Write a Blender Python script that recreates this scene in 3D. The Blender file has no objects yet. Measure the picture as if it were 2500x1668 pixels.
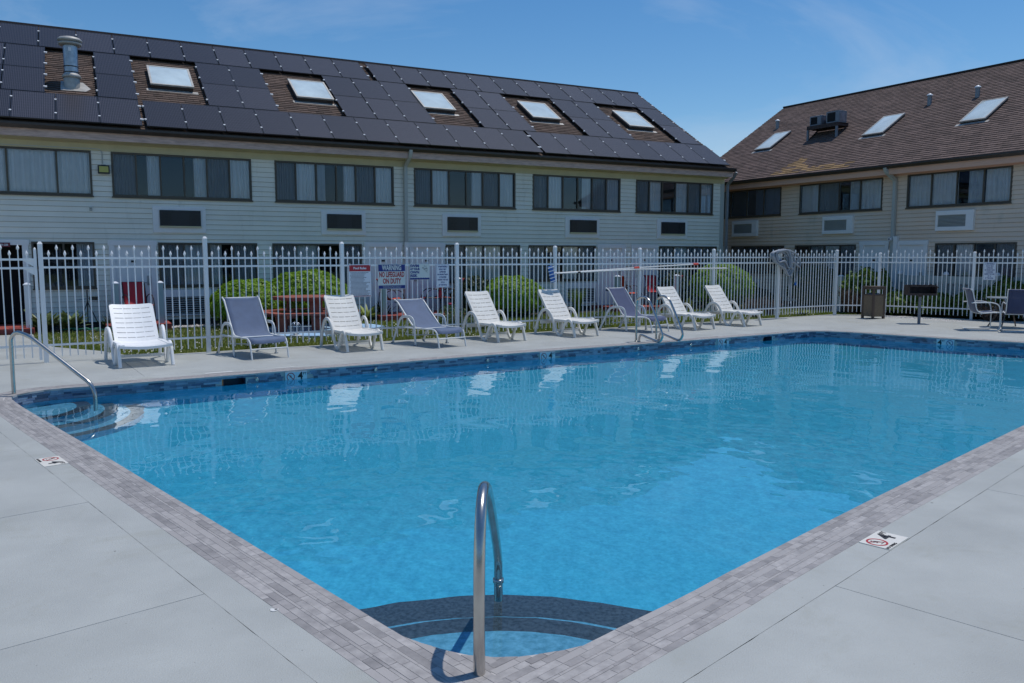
import bpy, bmesh, math, random
import numpy as np
from mathutils import Vector, Matrix, Quaternion
from math import sin, cos, pi, radians, atan2, hypot, sqrt
random.seed(7); RNG = np.random.default_rng(11)

# ------------------------------------------------------------------ camera, sky, sun, exposure
scene = bpy.context.scene
COL = scene.collection
PITCH = math.atan(208 / 2000.)
cam = bpy.data.cameras.new('camera'); cam.sensor_width = 36; cam.lens = 28.8
cam.clip_start = .05; cam.clip_end = 2000
camo = bpy.data.objects.new('camera', cam); COL.objects.link(camo)
camo.location = (0, 0, 1.70); camo.rotation_euler = (radians(90) - PITCH, 0, 0)
scene.camera = camo
scene.render.resolution_x = 1024; scene.render.resolution_y = 683

SUN_EL, SUN_AZ = radians(72), radians(57.7)
SKY_STRENGTH, SUN_STRENGTH, EXPOSURE = 0.15, 2.25, 0.3
scene.view_settings.view_transform = 'Standard'; scene.view_settings.look = 'None'
scene.view_settings.exposure = EXPOSURE; scene.view_settings.gamma = 1
scene.view_settings.use_curve_mapping = False
scene.render.engine = 'CYCLES'
cy = scene.cycles
cy.max_bounces = 8; cy.diffuse_bounces = 4; cy.glossy_bounces = 4; cy.transmission_bounces = 4
cy.transparent_max_bounces = 14; cy.caustics_reflective = False; cy.caustics_refractive = True
cy.use_denoising = True; cy.sample_clamp_indirect = 6

world = bpy.data.worlds.new('World'); scene.world = world; world.use_nodes = True
wn, wl = world.node_tree.nodes, world.node_tree.links
wn.clear()
w_out = wn.new('ShaderNodeOutputWorld'); w_bg = wn.new('ShaderNodeBackground')
sky = wn.new('ShaderNodeTexSky'); sky.sky_type = 'NISHITA'; sky.sun_disc = False
sky.sun_elevation = SUN_EL; sky.sun_rotation = SUN_AZ
sky.air_density = 1.0; sky.dust_density = 0.15; sky.ozone_density = 3.0
w_bg.inputs['Strength'].default_value = SKY_STRENGTH
# thin cirrus, drawn on the sky dome by direction
tc = wn.new('ShaderNodeTexCoord'); mp = wn.new('ShaderNodeMapping')
mp.inputs['Rotation'].default_value = (0, 0, radians(25)); mp.inputs['Scale'].default_value = (1.3, 4.2, 5.5)
nz = wn.new('ShaderNodeTexNoise'); nz.inputs['Scale'].default_value = 1.5; nz.inputs['Detail'].default_value = 7; nz.inputs['Roughness'].default_value = .58
nz.inputs['Distortion'].default_value = .7
cr = wn.new('ShaderNodeMapRange'); cr.inputs['From Min'].default_value = .5; cr.inputs['From Max'].default_value = .88; cr.inputs['To Max'].default_value = .5
mx = wn.new('ShaderNodeMixRGB'); mx.inputs['Color2'].default_value = (2.9, 3.4, 4.2, 1)
hsv = wn.new('ShaderNodeHueSaturation'); hsv.inputs['Saturation'].default_value = 1.30; hsv.inputs['Value'].default_value = .585
wl.new(tc.outputs['Generated'], mp.inputs['Vector']); wl.new(mp.outputs['Vector'], nz.inputs['Vector'])
wl.new(nz.outputs['Fac'], cr.inputs['Value']); wl.new(cr.outputs['Result'], mx.inputs['Fac'])
wl.new(sky.outputs['Color'], hsv.inputs['Color']); wl.new(hsv.outputs['Color'], mx.inputs['Color1'])
wl.new(mx.outputs['Color'], w_bg.inputs['Color']); wl.new(w_bg.outputs['Background'], w_out.inputs['Surface'])

sund = bpy.data.lights.new('sun', 'SUN'); sund.energy = SUN_STRENGTH; sund.angle = radians(.53); sund.color = (1, .965, .91)
sund.cycles.is_caustics_light = True
suno = bpy.data.objects.new('sun', sund); COL.objects.link(suno)
SUN = Vector((sin(SUN_AZ) * cos(SUN_EL), cos(SUN_AZ) * cos(SUN_EL), sin(SUN_EL)))
suno.rotation_euler = (-SUN).to_track_quat('-Z', 'Y').to_euler(); suno.location = (20, 10, 40)

# ------------------------------------------------------------------ materials
MATS = {}
def mat(name, col, rough=.6, metal=0., var=0., nscale=3., bump=0., bscale=60., rnd=0., spec=.5, transl=0., col2=None, det=5, stretch=(1, 1, 1), alpha=1., sheen=0., stain=None, sscale=1.6, slo=.56, specks=0., sstretch=(1, 1, 1)):
    """Principled material; col2 is blended in by noise, rnd varies the value from piece to piece."""
    m = bpy.data.materials.new(name); m.use_nodes = True; MATS[name] = m
    N, L = m.node_tree.nodes, m.node_tree.links
    b = N['Principled BSDF']; out = N['Material Output']
    b.inputs['Roughness'].default_value = rough; b.inputs['Metallic'].default_value = metal
    b.inputs['Specular IOR Level'].default_value = spec
    if sheen: b.inputs['Sheen Weight'].default_value = sheen
    c4 = lambda c: (c[0], c[1], c[2], 1)
    src = N.new('ShaderNodeRGB'); src.outputs[0].default_value = c4(col); cur = src.outputs[0]
    geo = N.new('ShaderNodeNewGeometry'); mpn = N.new('ShaderNodeMapping'); mpn.inputs['Scale'].default_value = stretch
    L.new(geo.outputs['Position'], mpn.inputs['Vector'])
    if var or col2:
        n = N.new('ShaderNodeTexNoise'); n.inputs['Scale'].default_value = nscale; n.inputs['Detail'].default_value = det; n.inputs['Roughness'].default_value = .6
        L.new(mpn.outputs['Vector'], n.inputs['Vector'])
        r = N.new('ShaderNodeMapRange'); r.inputs['From Min'].default_value = .32; r.inputs['From Max'].default_value = .68
        L.new(n.outputs['Fac'], r.inputs['Value'])
        mixc = N.new('ShaderNodeMixRGB'); L.new(r.outputs['Result'], mixc.inputs['Fac'])
        lo = [x * (1 - var) for x in col]; hi = [x * (1 + var) for x in (col2 or col)]
        mixc.inputs['Color1'].default_value = c4(lo); mixc.inputs['Color2'].default_value = c4(hi); cur = mixc.outputs['Color']
    if stain:
        sm_ = N.new('ShaderNodeMapping'); sm_.inputs['Scale'].default_value = sstretch; L.new(geo.outputs['Position'], sm_.inputs['Vector'])
        sn = N.new('ShaderNodeTexNoise'); sn.inputs['Scale'].default_value = sscale; sn.inputs['Detail'].default_value = 10; sn.inputs['Roughness'].default_value = .68; sn.inputs['Distortion'].default_value = .6
        L.new(sm_.outputs['Vector'], sn.inputs['Vector'])
        sr = N.new('ShaderNodeMapRange'); sr.inputs['From Min'].default_value = slo; sr.inputs['From Max'].default_value = slo + .2; sr.inputs['To Max'].default_value = stain[3]
        L.new(sn.outputs['Fac'], sr.inputs['Value']); sx_ = N.new('ShaderNodeMixRGB'); L.new(sr.outputs['Result'], sx_.inputs['Fac']); L.new(cur, sx_.inputs['Color1']); sx_.inputs['Color2'].default_value = c4(stain); cur = sx_.outputs['Color']
    if specks:
        for sc_, th_, c_ in ((3.1, .028, (.07, .065, .06)), (11., .035, (.20, .20, .19))):
            vo_ = N.new('ShaderNodeTexVoronoi'); vo_.inputs['Scale'].default_value = sc_; L.new(geo.outputs['Position'], vo_.inputs['Vector'])
            lt = N.new('ShaderNodeMath'); lt.operation = 'LESS_THAN'; lt.inputs[1].default_value = th_; L.new(vo_.outputs['Distance'], lt.inputs[0])
            ml = N.new('ShaderNodeMath'); ml.operation = 'MULTIPLY'; ml.inputs[1].default_value = specks; L.new(lt.outputs[0], ml.inputs[0])
            sx_ = N.new('ShaderNodeMixRGB'); L.new(ml.outputs[0], sx_.inputs['Fac']); L.new(cur, sx_.inputs['Color1']); sx_.inputs['Color2'].default_value = c4(c_); cur = sx_.outputs['Color']
    if rnd:
        oi = N.new('ShaderNodeObjectInfo'); add = N.new('ShaderNodeMath'); add.operation = 'ADD'
        L.new(oi.outputs['Random'], add.inputs[0]); L.new(geo.outputs['Random Per Island'], add.inputs[1])
        fr = N.new('ShaderNodeMath'); fr.operation = 'FRACT'; L.new(add.outputs[0], fr.inputs[0])
        mr = N.new('ShaderNodeMapRange'); mr.inputs['To Min'].default_value = 1 - rnd; mr.inputs['To Max'].default_value = 1 + rnd
        L.new(fr.outputs[0], mr.inputs['Value'])
        hs = N.new('ShaderNodeHueSaturation'); L.new(mr.outputs['Result'], hs.inputs['Value']); L.new(cur, hs.inputs['Color']); cur = hs.outputs['Color']
    L.new(cur, b.inputs['Base Color'])
    if bump:
        bn = N.new('ShaderNodeTexNoise'); bn.inputs['Scale'].default_value = bscale; bn.inputs['Detail'].default_value = 3
        L.new(mpn.outputs['Vector'], bn.inputs['Vector'])
        bp = N.new('ShaderNodeBump'); bp.inputs['Strength'].default_value = bump; bp.inputs['Distance'].default_value = .01
        L.new(bn.outputs['Fac'], bp.inputs['Height']); L.new(bp.outputs['Normal'], b.inputs['Normal'])
    sh = b.outputs['BSDF']
    if transl:
        tr = N.new('ShaderNodeBsdfTranslucent'); L.new(cur, tr.inputs['Color'])
        ms = N.new('ShaderNodeMixShader'); ms.inputs['Fac'].default_value = transl
        L.new(sh, ms.inputs[1]); L.new(tr.outputs[0], ms.inputs[2]); sh = ms.outputs[0]
    if alpha < 1:
        tp = N.new('ShaderNodeBsdfTransparent'); ms = N.new('ShaderNodeMixShader'); ms.inputs['Fac'].default_value = alpha
        L.new(tp.outputs[0], ms.inputs[1]); L.new(sh, ms.inputs[2]); sh = ms.outputs[0]
    L.new(sh, out.inputs['Surface'])
    return m

deck_m = mat('deck_paint', (.43, .44, .415), .48, var=.11, nscale=1.1, bump=.4, bscale=140, rnd=.03, det=10, spec=.4, stain=(.33, .325, .265, .65), sscale=1.3, slo=.55, specks=.8)
joint_m = mat('deck_joint', (.15, .15, .14), .9)
grout_m = mat('grout', (.50, .475, .455), .8, var=.1, nscale=8)
cope_ms = [mat('coping_stone_a', (.335, .312, .30), .5, var=.10, nscale=14, rnd=.09, col2=(.42, .395, .375), bump=.1, bscale=90),
           mat('coping_stone_b', (.275, .256, .246), .5, var=.10, nscale=11, rnd=.09, col2=(.335, .312, .30), bump=.1, bscale=90),
           mat('coping_stone_c', (.42, .395, .375), .5, var=.12, nscale=16, rnd=.08, col2=(.35, .325, .31), bump=.1, bscale=90)]
wt_ms = [mat('wall_tile_a', (.15, .19, .28), .18, rnd=.25, var=.15, nscale=14), mat('wall_tile_b', (.25, .30, .39), .18, rnd=.2, var=.12, nscale=14),
         mat('wall_tile_c', (.07, .095, .17), .18, rnd=.25, var=.15, nscale=14)]
plaster_m = mat('pool_plaster', (.035, .50, .76), .7, var=.10, nscale=30, det=5, col2=(.07, .57, .82))  # fine mottle in the colour stands in for ripple light on the floor
tread_m = mat('step_plaster', (.10, .40, .60), .7, var=.2, nscale=26, det=8, col2=(.17, .48, .68))
steptile_m = mat('step_band', (.02, .035, .055), .6, var=.5, nscale=38, col2=(.055, .075, .10), det=8)
white_m = mat('white_paint', (.84, .84, .83), .38, var=.03, nscale=6, rnd=.03)
resin_m = mat('white_resin', (.85, .85, .845), .42, var=.05, nscale=4, spec=.4, bump=.04, bscale=50)
resin2_m = mat('weathered_resin', (.77, .75, .70), .5, var=.08, nscale=4, spec=.35, bump=.05, bscale=50)
alu_m = mat('white_aluminium', (.70, .71, .70), .4, var=.04, nscale=8)
steel_m = mat('stainless_steel', (.52, .50, .47), .26, metal=1, var=.12, nscale=7, bump=.03, bscale=25)
sling_m = mat('blue_sling', (.105, .15, .25), .75, var=.1, nscale=5, bump=.15, bscale=400, alpha=.9, sheen=.25)
slingd_m = mat('navy_sling', (.04, .055, .13), .75, var=.08, nscale=5, bump=.15, bscale=400, alpha=.85, sheen=.2)
sidingL_m = mat('sage_siding', (.77, .75, .66), .55, var=.04, nscale=1.4, rnd=.035, col2=(.78, .755, .67), stain=(.50, .49, .42, .5), sscale=1.2, slo=.56, sstretch=(2.5, 2.5, .7))
sidingR_m = mat('beige_siding', (.74, .56, .42), .6, var=.05, nscale=.25, rnd=.035, col2=(.68, .60, .51), stain=(.40, .38, .30, .55), sscale=.9, slo=.55, sstretch=(2, 2, .8))  # beige paint; the warm-to-grey drift stands in for bounced light
trim_m = mat('white_trim', (.78, .78, .78), .5, var=.03, nscale=5)
bronze_m = mat('bronze_frame', (.075, .062, .045), .45, rnd=.06)
dark_m = mat('dark_interior', (.012, .013, .017), .9)
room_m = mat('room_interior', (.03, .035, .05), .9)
curt_m = mat('white_curtain', (.88, .89, .90), .9, var=.04, nscale=3, transl=.1)
curtg_m = mat('grey_curtain', (.70, .75, .80), .9, var=.06, nscale=3, transl=.1)
fascia_m = mat('peeling_fascia', (.60, .42, .36), .7, var=.3, nscale=4, col2=(.50, .36, .31), stretch=(1, 1, 6))
frieze_m = mat('frieze_board', (.52, .47, .30), .6, var=.06, nscale=3)
peach_m = mat('peach_frieze', (.66, .40, .29), .6, var=.06, nscale=1.5)
gutter_m = mat('brown_gutter', (.045, .033, .028), .4, var=.15, nscale=4)
roofdeck_m = mat('roof_felt', (.03, .024, .02), .9)
shing_m = mat('brown_shingle', (.115, .078, .067), .9, rnd=.28, var=.16, nscale=40, col2=(.145, .10, .088), bump=.3, bscale=250)
shingl_m = mat('dark_brown_shingle', (.082, .053, .040), .9, rnd=.36, var=.2, nscale=40, col2=(.108, .072, .056), bump=.3, bscale=250)
shadeback_m = mat('shade_backing', (.05, .05, .045), .9)  # wall backing coloured dark so board slots read as shade lines
shingt_m = mat('tan_shingle', (.27, .17, .08), .9, rnd=.3, var=.2, nscale=40)
black_m = mat('black_plastic', (.015, .016, .02), .4)
clamp_m = mat('bright_clamp', (.75, .76, .78), .35)
pframe_m = mat('panel_frame', (.02, .02, .024), .35)
galv_m = mat('galvanised', (.36, .40, .46), .35, metal=.85, var=.25, nscale=6)
galvd_m = mat('dull_galvanised', (.40, .39, .37), .6, metal=.3, var=.2, nscale=5)
greym_m = mat('grey_metal', (.22, .24, .27), .5, metal=.3, var=.1, nscale=6)
red_m = mat('red_sling', (.45, .02, .03), .6, var=.06, nscale=5)
orange_m = mat('orange_red_sling', (.62, .06, .02), .6, var=.06, nscale=5)
brown_m = mat('redwood_paint', (.30, .085, .06), .6, var=.14, nscale=6, rnd=.06, stretch=(1, 6, 1))
terr_m = mat('red_slab_paint', (.32, .06, .045), .7, var=.15, nscale=4)
bluepad_m = mat('light_blue_paint', (.33, .52, .72), .7, var=.1, nscale=3)
agg_m = mat('brown_aggregate', (.20, .15, .10), .9, var=.45, nscale=110, bump=.8, bscale=120)
bframe_m = mat('brown_frame', (.10, .066, .05), .5, var=.1, nscale=8)
rust_m = mat('rusty_black', (.05, .032, .028), .6, metal=.2, var=.4, nscale=14)
post_m = mat('grey_post', (.20, .21, .24), .5, metal=.2, var=.1, nscale=8)
hose_m = mat('grey_hose', (.27, .30, .34), .5, var=.06, nscale=10, stretch=(1, 1, 1))
blue_m = mat('blue_plastic', (.01, .12, .42), .4)
redp_m = mat('red_plastic', (.62, .06, .035), .4)
postgr_m = mat('pale_green_vinyl', (.40, .47, .47), .5, var=.04, nscale=4)
soil_m = mat('bark_mulch', (.045, .036, .03), .95, var=.45, nscale=18, bump=.8, bscale=40)
stone_m = mat('pale_stone', (.45, .43, .42), .85, rnd=.35)
grass_m = mat('lawn_soil', (.14, .18, .03), .95, var=.3, nscale=2.2, col2=(.18, .19, .05), bump=.6, bscale=50)
blade_m = mat('grass_blade', (.20, .29, .03), .7, rnd=.35, var=.2, nscale=1.2, col2=(.27, .29, .06), transl=.3)
clover_m = mat('clover_flower', (.75, .74, .62), .8)
leafb_m = mat('bright_leaf', (.20, .35, .012), .5, rnd=.4, var=.15, nscale=5, transl=.3)
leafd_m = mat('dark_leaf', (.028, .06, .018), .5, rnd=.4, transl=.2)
leafm_m = mat('mid_leaf', (.12, .20, .03), .5, rnd=.45, transl=.25, var=.2, nscale=4)
leafy_m = mat('yellow_green_leaf', (.30, .36, .10), .5, rnd=.3, transl=.25)
hosta_m = mat('hosta_leaf', (.05, .10, .025), .45, rnd=.45, transl=.15, col2=(.22, .27, .11), nscale=14, var=.2)
twig_m = mat('brown_twig', (.13, .085, .065), .9, rnd=.35)
stem_m = mat('stem_bark', (.07, .05, .035), .9)
pink_m = mat('pink_petal', (.70, .06, .12), .6)
greenh_m = mat('green_hose', (.02, .16, .09), .4)
cream_m = mat('marker_tile', (.74, .71, .64), .4, var=.03, nscale=20)
mtile_m = mat('pale_marker_tile', (.66, .70, .74), .25)
ink_m = mat('black_ink', (.012, .012, .016), .6)
inkred_m = mat('red_ink', (.40, .02, .03), .6)
navy_m = mat('navy_ink', (.012, .03, .20), .5)
signw_m = mat('sign_white', (.72, .75, .80), .4)
signc_m = mat('sign_cream', (.66, .70, .66), .4)
signred_m = mat('sign_red', (.42, .02, .035), .4)
maroon_m = mat('maroon_sign', (.14, .012, .03), .5)
yellow_m = mat('lamp_lens', (.42, .40, .10), .35)
cond_m = mat('cream_conduit', (.42, .44, .42), .5)
leafr_m = mat('rose_leaf', (.10, .16, .05), .5, rnd=.4, transl=.25)
blackt_m = mat('black_tube', (.02, .016, .018), .35)
browntube_m = mat('bronze_tube', (.10, .075, .065), .35, metal=.4)
patch_m = mat('bare_white_patch', (.66, .66, .64), .8)

def glass_mat(name, tint, refl=1.0, gloss=.02, ior=1.5, mixk=None):
    m = bpy.data.materials.new(name); m.use_nodes = True; MATS[name] = m
    N, L = m.node_tree.nodes, m.node_tree.links; N.clear()
    o = N.new('ShaderNodeOutputMaterial'); t = N.new('ShaderNodeBsdfTransparent'); t.inputs['Color'].default_value = (*tint, 1)
    g = N.new('ShaderNodeBsdfGlossy'); g.inputs['Roughness'].default_value = gloss; g.inputs['Color'].default_value = (.70, .84, 1, 1)
    f = N.new('ShaderNodeFresnel'); f.inputs['IOR'].default_value = ior
    k = N.new('ShaderNodeMath'); k.operation = 'MULTIPLY'; k.inputs[1].default_value = refl; k.use_clamp = True
    L.new(f.outputs[0], k.inputs[0])
    s = N.new('ShaderNodeMixShader'); L.new(k.outputs[0], s.inputs[0]); L.new(t.outputs[0], s.inputs[1]); L.new(g.outputs[0], s.inputs[2])
    L.new(s.outputs[0], o.inputs['Surface']); return m
pane_m = glass_mat('window_glass', (.95, .965, .98), .85)
screen_m = mat('insect_screen', (.08, .09, .10), .8, alpha=.24)
# frosted skylight dome; its soft tone noise stands in for reflected cloud
skyl_m = mat('skylight_acrylic', (.58, .68, .70), .12, var=.12, nscale=1.6, spec=.6)

def water_mat():
    m = bpy.data.materials.new('pool_water'); m.use_nodes = True
    N, L = m.node_tree.nodes, m.node_tree.links; N.clear()
    o = N.new('ShaderNodeOutputMaterial'); g = N.new('ShaderNodeBsdfGlass'); g.inputs['Roughness'].default_value = 0; g.inputs['IOR'].default_value = 1.33
    g.inputs['Color'].default_value = (.90, .985, 1, 1)
    L.new(g.outputs[0], o.inputs['Surface']); return m
water_m = water_mat()

def solar_mat():
    m = mat('solar_cells', (.012, .013, .022), .34, spec=.28)
    N, L = m.node_tree.nodes, m.node_tree.links; b = N['Principled BSDF']
    t_ = N.new('ShaderNodeTexCoord'); sx = N.new('ShaderNodeSeparateXYZ'); L.new(t_.outputs['Object'], sx.inputs[0])
    def line(axis, n, w):
        a = N.new('ShaderNodeMath'); a.operation = 'MULTIPLY'; a.inputs[1].default_value = n; L.new(sx.outputs[axis], a.inputs[0])
        f = N.new('ShaderNodeMath'); f.operation = 'FRACT'; L.new(a.outputs[0], f.inputs[0])
        c = N.new('ShaderNodeMath'); c.operation = 'LESS_THAN'; c.inputs[1].default_value = w; L.new(f.outputs[0], c.inputs[0]); return c.outputs[0]
    l1 = line(0, 27, .22); l2 = line(1, 6.4, .03)
    mxx = N.new('ShaderNodeMath'); mxx.operation = 'MAXIMUM'; L.new(l1, mxx.inputs[0]); L.new(l2, mxx.inputs[1])
    oi = N.new('ShaderNodeObjectInfo'); mr = N.new('ShaderNodeMapRange'); mr.inputs['To Min'].default_value = .75; mr.inputs['To Max'].default_value = 1.25
    L.new(oi.outputs['Random'], mr.inputs['Value'])
    mc = N.new('ShaderNodeMixRGB'); mc.inputs['Color1'].default_value = (.020, .0185, .023, 1); mc.inputs['Color2'].default_value = (.115, .108, .118, 1)
    L.new(mxx.outputs[0], mc.inputs['Fac'])
    hs = N.new('ShaderNodeHueSaturation'); L.new(mc.outputs[0], hs.inputs['Color']); L.new(mr.outputs[0], hs.inputs['Value'])
    L.new(hs.outputs[0], b.inputs['Base Color']); return m
solar_m = solar_mat()

# ------------------------------------------------------------------ mesh helpers
class MB:
    def __init__(s): s.v = []; s.f = []; s.mi = []; s.sm = []
    def add(s, vs, fs, mi=0, sm=False):
        o = len(s.v); s.v += [tuple(x) for x in vs]; s.f += [tuple(i + o for i in f) for f in fs]; s.mi += [mi] * len(fs); s.sm += [sm] * len(fs); return s
    def box(s, a, b, mi=0, M=None):
        (x0, y0, z0), (x1, y1, z1) = a, b
        vs = [(x0, y0, z0), (x1, y0, z0), (x1, y1, z0), (x0, y1, z0), (x0, y0, z1), (x1, y0, z1), (x1, y1, z1), (x0, y1, z1)]
        if M is not None: vs = [M @ Vector(v) for v in vs]
        return s.add(vs, [(0, 3, 2, 1), (4, 5, 6, 7), (0, 1, 5, 4), (1, 2, 6, 5), (2, 3, 7, 6), (3, 0, 4, 7)], mi)
    def quad(s, a, b, c, d, mi=0): return s.add([a, b, c, d], [(0, 1, 2, 3)], mi)
    def hexa(s, p, mi=0):  # 4 bottom + 4 top corners
        return s.add(p, [(0, 3, 2, 1), (4, 5, 6, 7), (0, 1, 5, 4), (1, 2, 6, 5), (2, 3, 7, 6), (3, 0, 4, 7)], mi)
    def tube(s, pts, r, n=8, mi=0, caps=True, closed=False, prof=None, up=None, sm=True):
        pts = [Vector(p) for p in pts]; m = len(pts)
        rs = r if isinstance(r, (list, tuple)) else [r] * m
        prof = prof or [(cos(2 * pi * k / n), sin(2 * pi * k / n)) for k in range(n)]; n = len(prof)
        tan = []
        for i in range(m):
            if closed: t = pts[(i + 1) % m] - pts[i - 1]
            else: t = pts[min(i + 1, m - 1)] - pts[max(i - 1, 0)]
            tan.append(t.normalized())
        u = Vector(up) if up is not None else (Vector((0, 0, 1)) if abs(tan[0].z) < .9 else Vector((0, 1, 0)))
        vs = []
        for i in range(m):
            t = tan[i]; u2 = u - t * u.dot(t)
            if u2.length < 1e-5: u2 = t.orthogonal()
            u2.normalize(); w = t.cross(u2)
            if up is None: u = u2
            for a, b in prof: vs.append(pts[i] + (u2 * a + w * b) * rs[i])
        fs = []
        for i in range(m if closed else m - 1):
            for k in range(n):
                a = i * n + k; b = i * n + (k + 1) % n; j = (i + 1) % m
                fs.append((a, b, j * n + (k + 1) % n, j * n + k))
        s.add(vs, fs, mi, sm)
        if caps and not closed: s.add(vs[:n], [tuple(range(n))[::-1]], mi); s.add(vs[-n:], [tuple(range(n))], mi)
        return s
    def lathe(s, prof, n=20, c=(0, 0, 0), mi=0, sm=True):
        vs = []; fs = []
        for r, z in prof:
            for k in range(n): vs.append((c[0] + r * cos(2 * pi * k / n), c[1] + r * sin(2 * pi * k / n), c[2] + z))
        for i in range(len(prof) - 1):
            for k in range(n): fs.append((i * n + k, i * n + (k + 1) % n, (i + 1) * n + (k + 1) % n, (i + 1) * n + k))
        s.add(vs, fs, mi, sm); return s
    def prism(s, poly, z0, z1, mi=0, M=None):
        n = len(poly); vs = [(x, y, z0) for x, y in poly] + [(x, y, z1) for x, y in poly]
        if M is not None: vs = [M @ Vector(v) for v in vs]
        fs = [tuple(range(n))[::-1], tuple(range(n, 2 * n))] + [(i, (i + 1) % n, n + (i + 1) % n, n + i) for i in range(n)]
        return s.add(vs, fs, mi)
    def mesh(s, name, mats):
        me = bpy.data.meshes.new(name); me.from_pydata(s.v, [], s.f)
        for m in (mats if isinstance(mats, (list, tuple)) else [mats]): me.materials.append(m)
        me.polygons.foreach_set('material_index', s.mi); me.polygons.foreach_set('use_smooth', s.sm); me.update(); return me
    def obj(s, name, mats, parent=None, loc=None, rot=None, bevel=0, seg=2):
        o = link(name, s.mesh(name, mats), parent, loc, rot)
        if bevel:
            b = o.modifiers.new('edge', 'BEVEL'); b.width = bevel; b.segments = seg; b.limit_method = 'ANGLE'; b.angle_limit = radians(40)
        return o
def link(name, data, parent=None, loc=None, rot=None, scale=None):
    o = bpy.data.objects.new(name, data); COL.objects.link(o)
    if parent is not None: o.parent = parent
    if loc is not None: o.location = loc
    if rot is not None: o.rotation_euler = rot
    if scale is not None: o.scale = scale
    return o
def tag(o, label=None, cat=None, group=None, kind=None):
    if label: o['label'] = label
    if cat: o['category'] = cat
    if group: o['group'] = group
    if kind: o['kind'] = kind
    return o
def thing(name, label, cat, loc=(0, 0, 0), rz=0, group=None):
    o = bpy.data.objects.new(name, None); COL.objects.link(o); o.empty_display_size = .2
    o.location = loc; o.rotation_euler = (0, 0, rz); return tag(o, label, cat, group)
KIDS = {}
def copy_tree(o, label=None, loc=None, rz=None):
    kids = {}
    for x in bpy.data.objects:
        if x.parent: kids.setdefault(x.parent.name, []).append(x)
    def cp(a, par):
        c = a.copy(); COL.objects.link(c)
        if par: c.parent = par
        for ch in kids.get(a.name, []): cp(ch, c)
        return c
    r = cp(o, None)
    if label: r['label'] = label
    if loc is not None: r.location = loc
    if rz is not None: r.rotation_euler = (0, 0, rz)
    return r
UB = {}
def ubox(m):
    if m.name not in UB: UB[m.name] = MB().box((-.5, -.5, -.5), (.5, .5, .5)).mesh('block', m)
    return UB[m.name]
def block(name, m, parent, a, b, rot=None):
    return link(name, ubox(m), parent, [(p + q) / 2 for p, q in zip(a, b)], rot, [max(abs(q - p), 1e-4) for p, q in zip(a, b)])
def smooth(pts, k=6):
    """Catmull-Rom through the points."""
    P = [Vector(p) for p in pts]; out = []
    for i in range(len(P) - 1):
        p0 = P[max(i - 1, 0)]; p1 = P[i]; p2 = P[i + 1]; p3 = P[min(i + 2, len(P) - 1)]
        for j in range(k):
            t = j / k
            out.append(.5 * ((2 * p1) + (p2 - p0) * t + (2 * p0 - 5 * p1 + 4 * p2 - p3) * t * t + (3 * p1 - p0 - 3 * p2 + p3) * t ** 3))
    out.append(P[-1]); return out
def fillet(pts, r, k=5):
    P = [Vector(p) for p in pts]; out = [P[0]]
    for i in range(1, len(P) - 1):
        a = (P[i - 1] - P[i]); b = (P[i + 1] - P[i]); rr = min(r, a.length * .48, b.length * .48)
        A = P[i] + a.normalized() * rr; B = P[i] + b.normalized() * rr
        for j in range(k + 1):
            t = j / k; out.append(A * (1 - t) ** 2 + P[i] * 2 * t * (1 - t) + B * t * t)
    out.append(P[-1]); return out
SQ = [(.5, -.5), (.5, .5), (-.5, .5), (-.5, -.5)]
def strap(w, t, c=.25):
    """rounded rectangle profile: t along the in-plane normal, w across."""
    k = min(w, t) * c; a, b = t / 2, w / 2
    return [(a, -b + k), (a, b - k), (a - k, b), (-a + k, b), (-a, b - k), (-a, -b + k), (-a + k, -b), (a - k, -b)]
def text_mesh(body, size, m, bold=0, sx=1., align='CENTER', spacing=1., line=1.):
    cu = bpy.data.curves.new('lettering', 'FONT'); cu.body = body; cu.size = size; cu.align_x = align; cu.align_y = 'CENTER'
    cu.offset = bold; cu.space_character = spacing; cu.space_line = line; cu.resolution_u = 2; cu.extrude = .0006
    o = bpy.data.objects.new('lettering', cu); COL.objects.link(o)
    dg = bpy.context.evaluated_depsgraph_get(); me = bpy.data.meshes.new_from_object(o.evaluated_get(dg))
    bpy.data.objects.remove(o); bpy.data.curves.remove(cu)
    me.materials.clear(); me.materials.append(m)
    if sx != 1: me.transform(Matrix.Scale(sx, 4, (1, 0, 0)))
    return me
def text(body, size, m, parent, loc, rot=None, **k):
    return link('lettering', text_mesh(body, size, m, **k), parent, loc, rot)
def raw(name, V, F, m, parent=None, sm=False):
    """numpy vertices (n,3) and faces (k,4 or 3)."""
    me = bpy.data.meshes.new(name); V = np.asarray(V, dtype=np.float32); F = np.asarray(F, dtype=np.int32)
    me.vertices.add(len(V)); me.vertices.foreach_set('co', V.ravel())
    n = F.shape[1]; me.loops.add(F.size); me.loops.foreach_set('vertex_index', F.ravel())
    me.polygons.add(len(F)); me.polygons.foreach_set('loop_start', np.arange(0, F.size, n, dtype=np.int32))
    me.polygons.foreach_set('loop_total', np.full(len(F), n, dtype=np.int32))
    me.update(calc_edges=True); me.materials.append(m)
    return link(name, me, parent)

# ------------------------------------------------------------------ frames of the two buildings
P1, D1, N1 = (-11.7, 19.2), (.886, .463), (-.463, .886)
P2, D2, N2 = (11.543, 26.821), (.5015, -.8652), (.8652, .5015)
def L_(s, off, z=0): return Vector((P1[0] + D1[0] * s - N1[0] * off, P1[1] + D1[1] * s - N1[1] * off, z))
def R_(s, off, z=0): return Vector((P2[0] + D2[0] * s - N2[0] * off, P2[1] + D2[1] * s - N2[1] * off, z))
FA, FD = Vector((-7.482, 13.067)), Vector((.84235, .53893))
FN = Vector((FD.y, -FD.x))                     # towards the pool
def F_(s, off=0, z=0): p = FA + FD * s + FN * off; return Vector((p.x, p.y, z))

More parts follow.
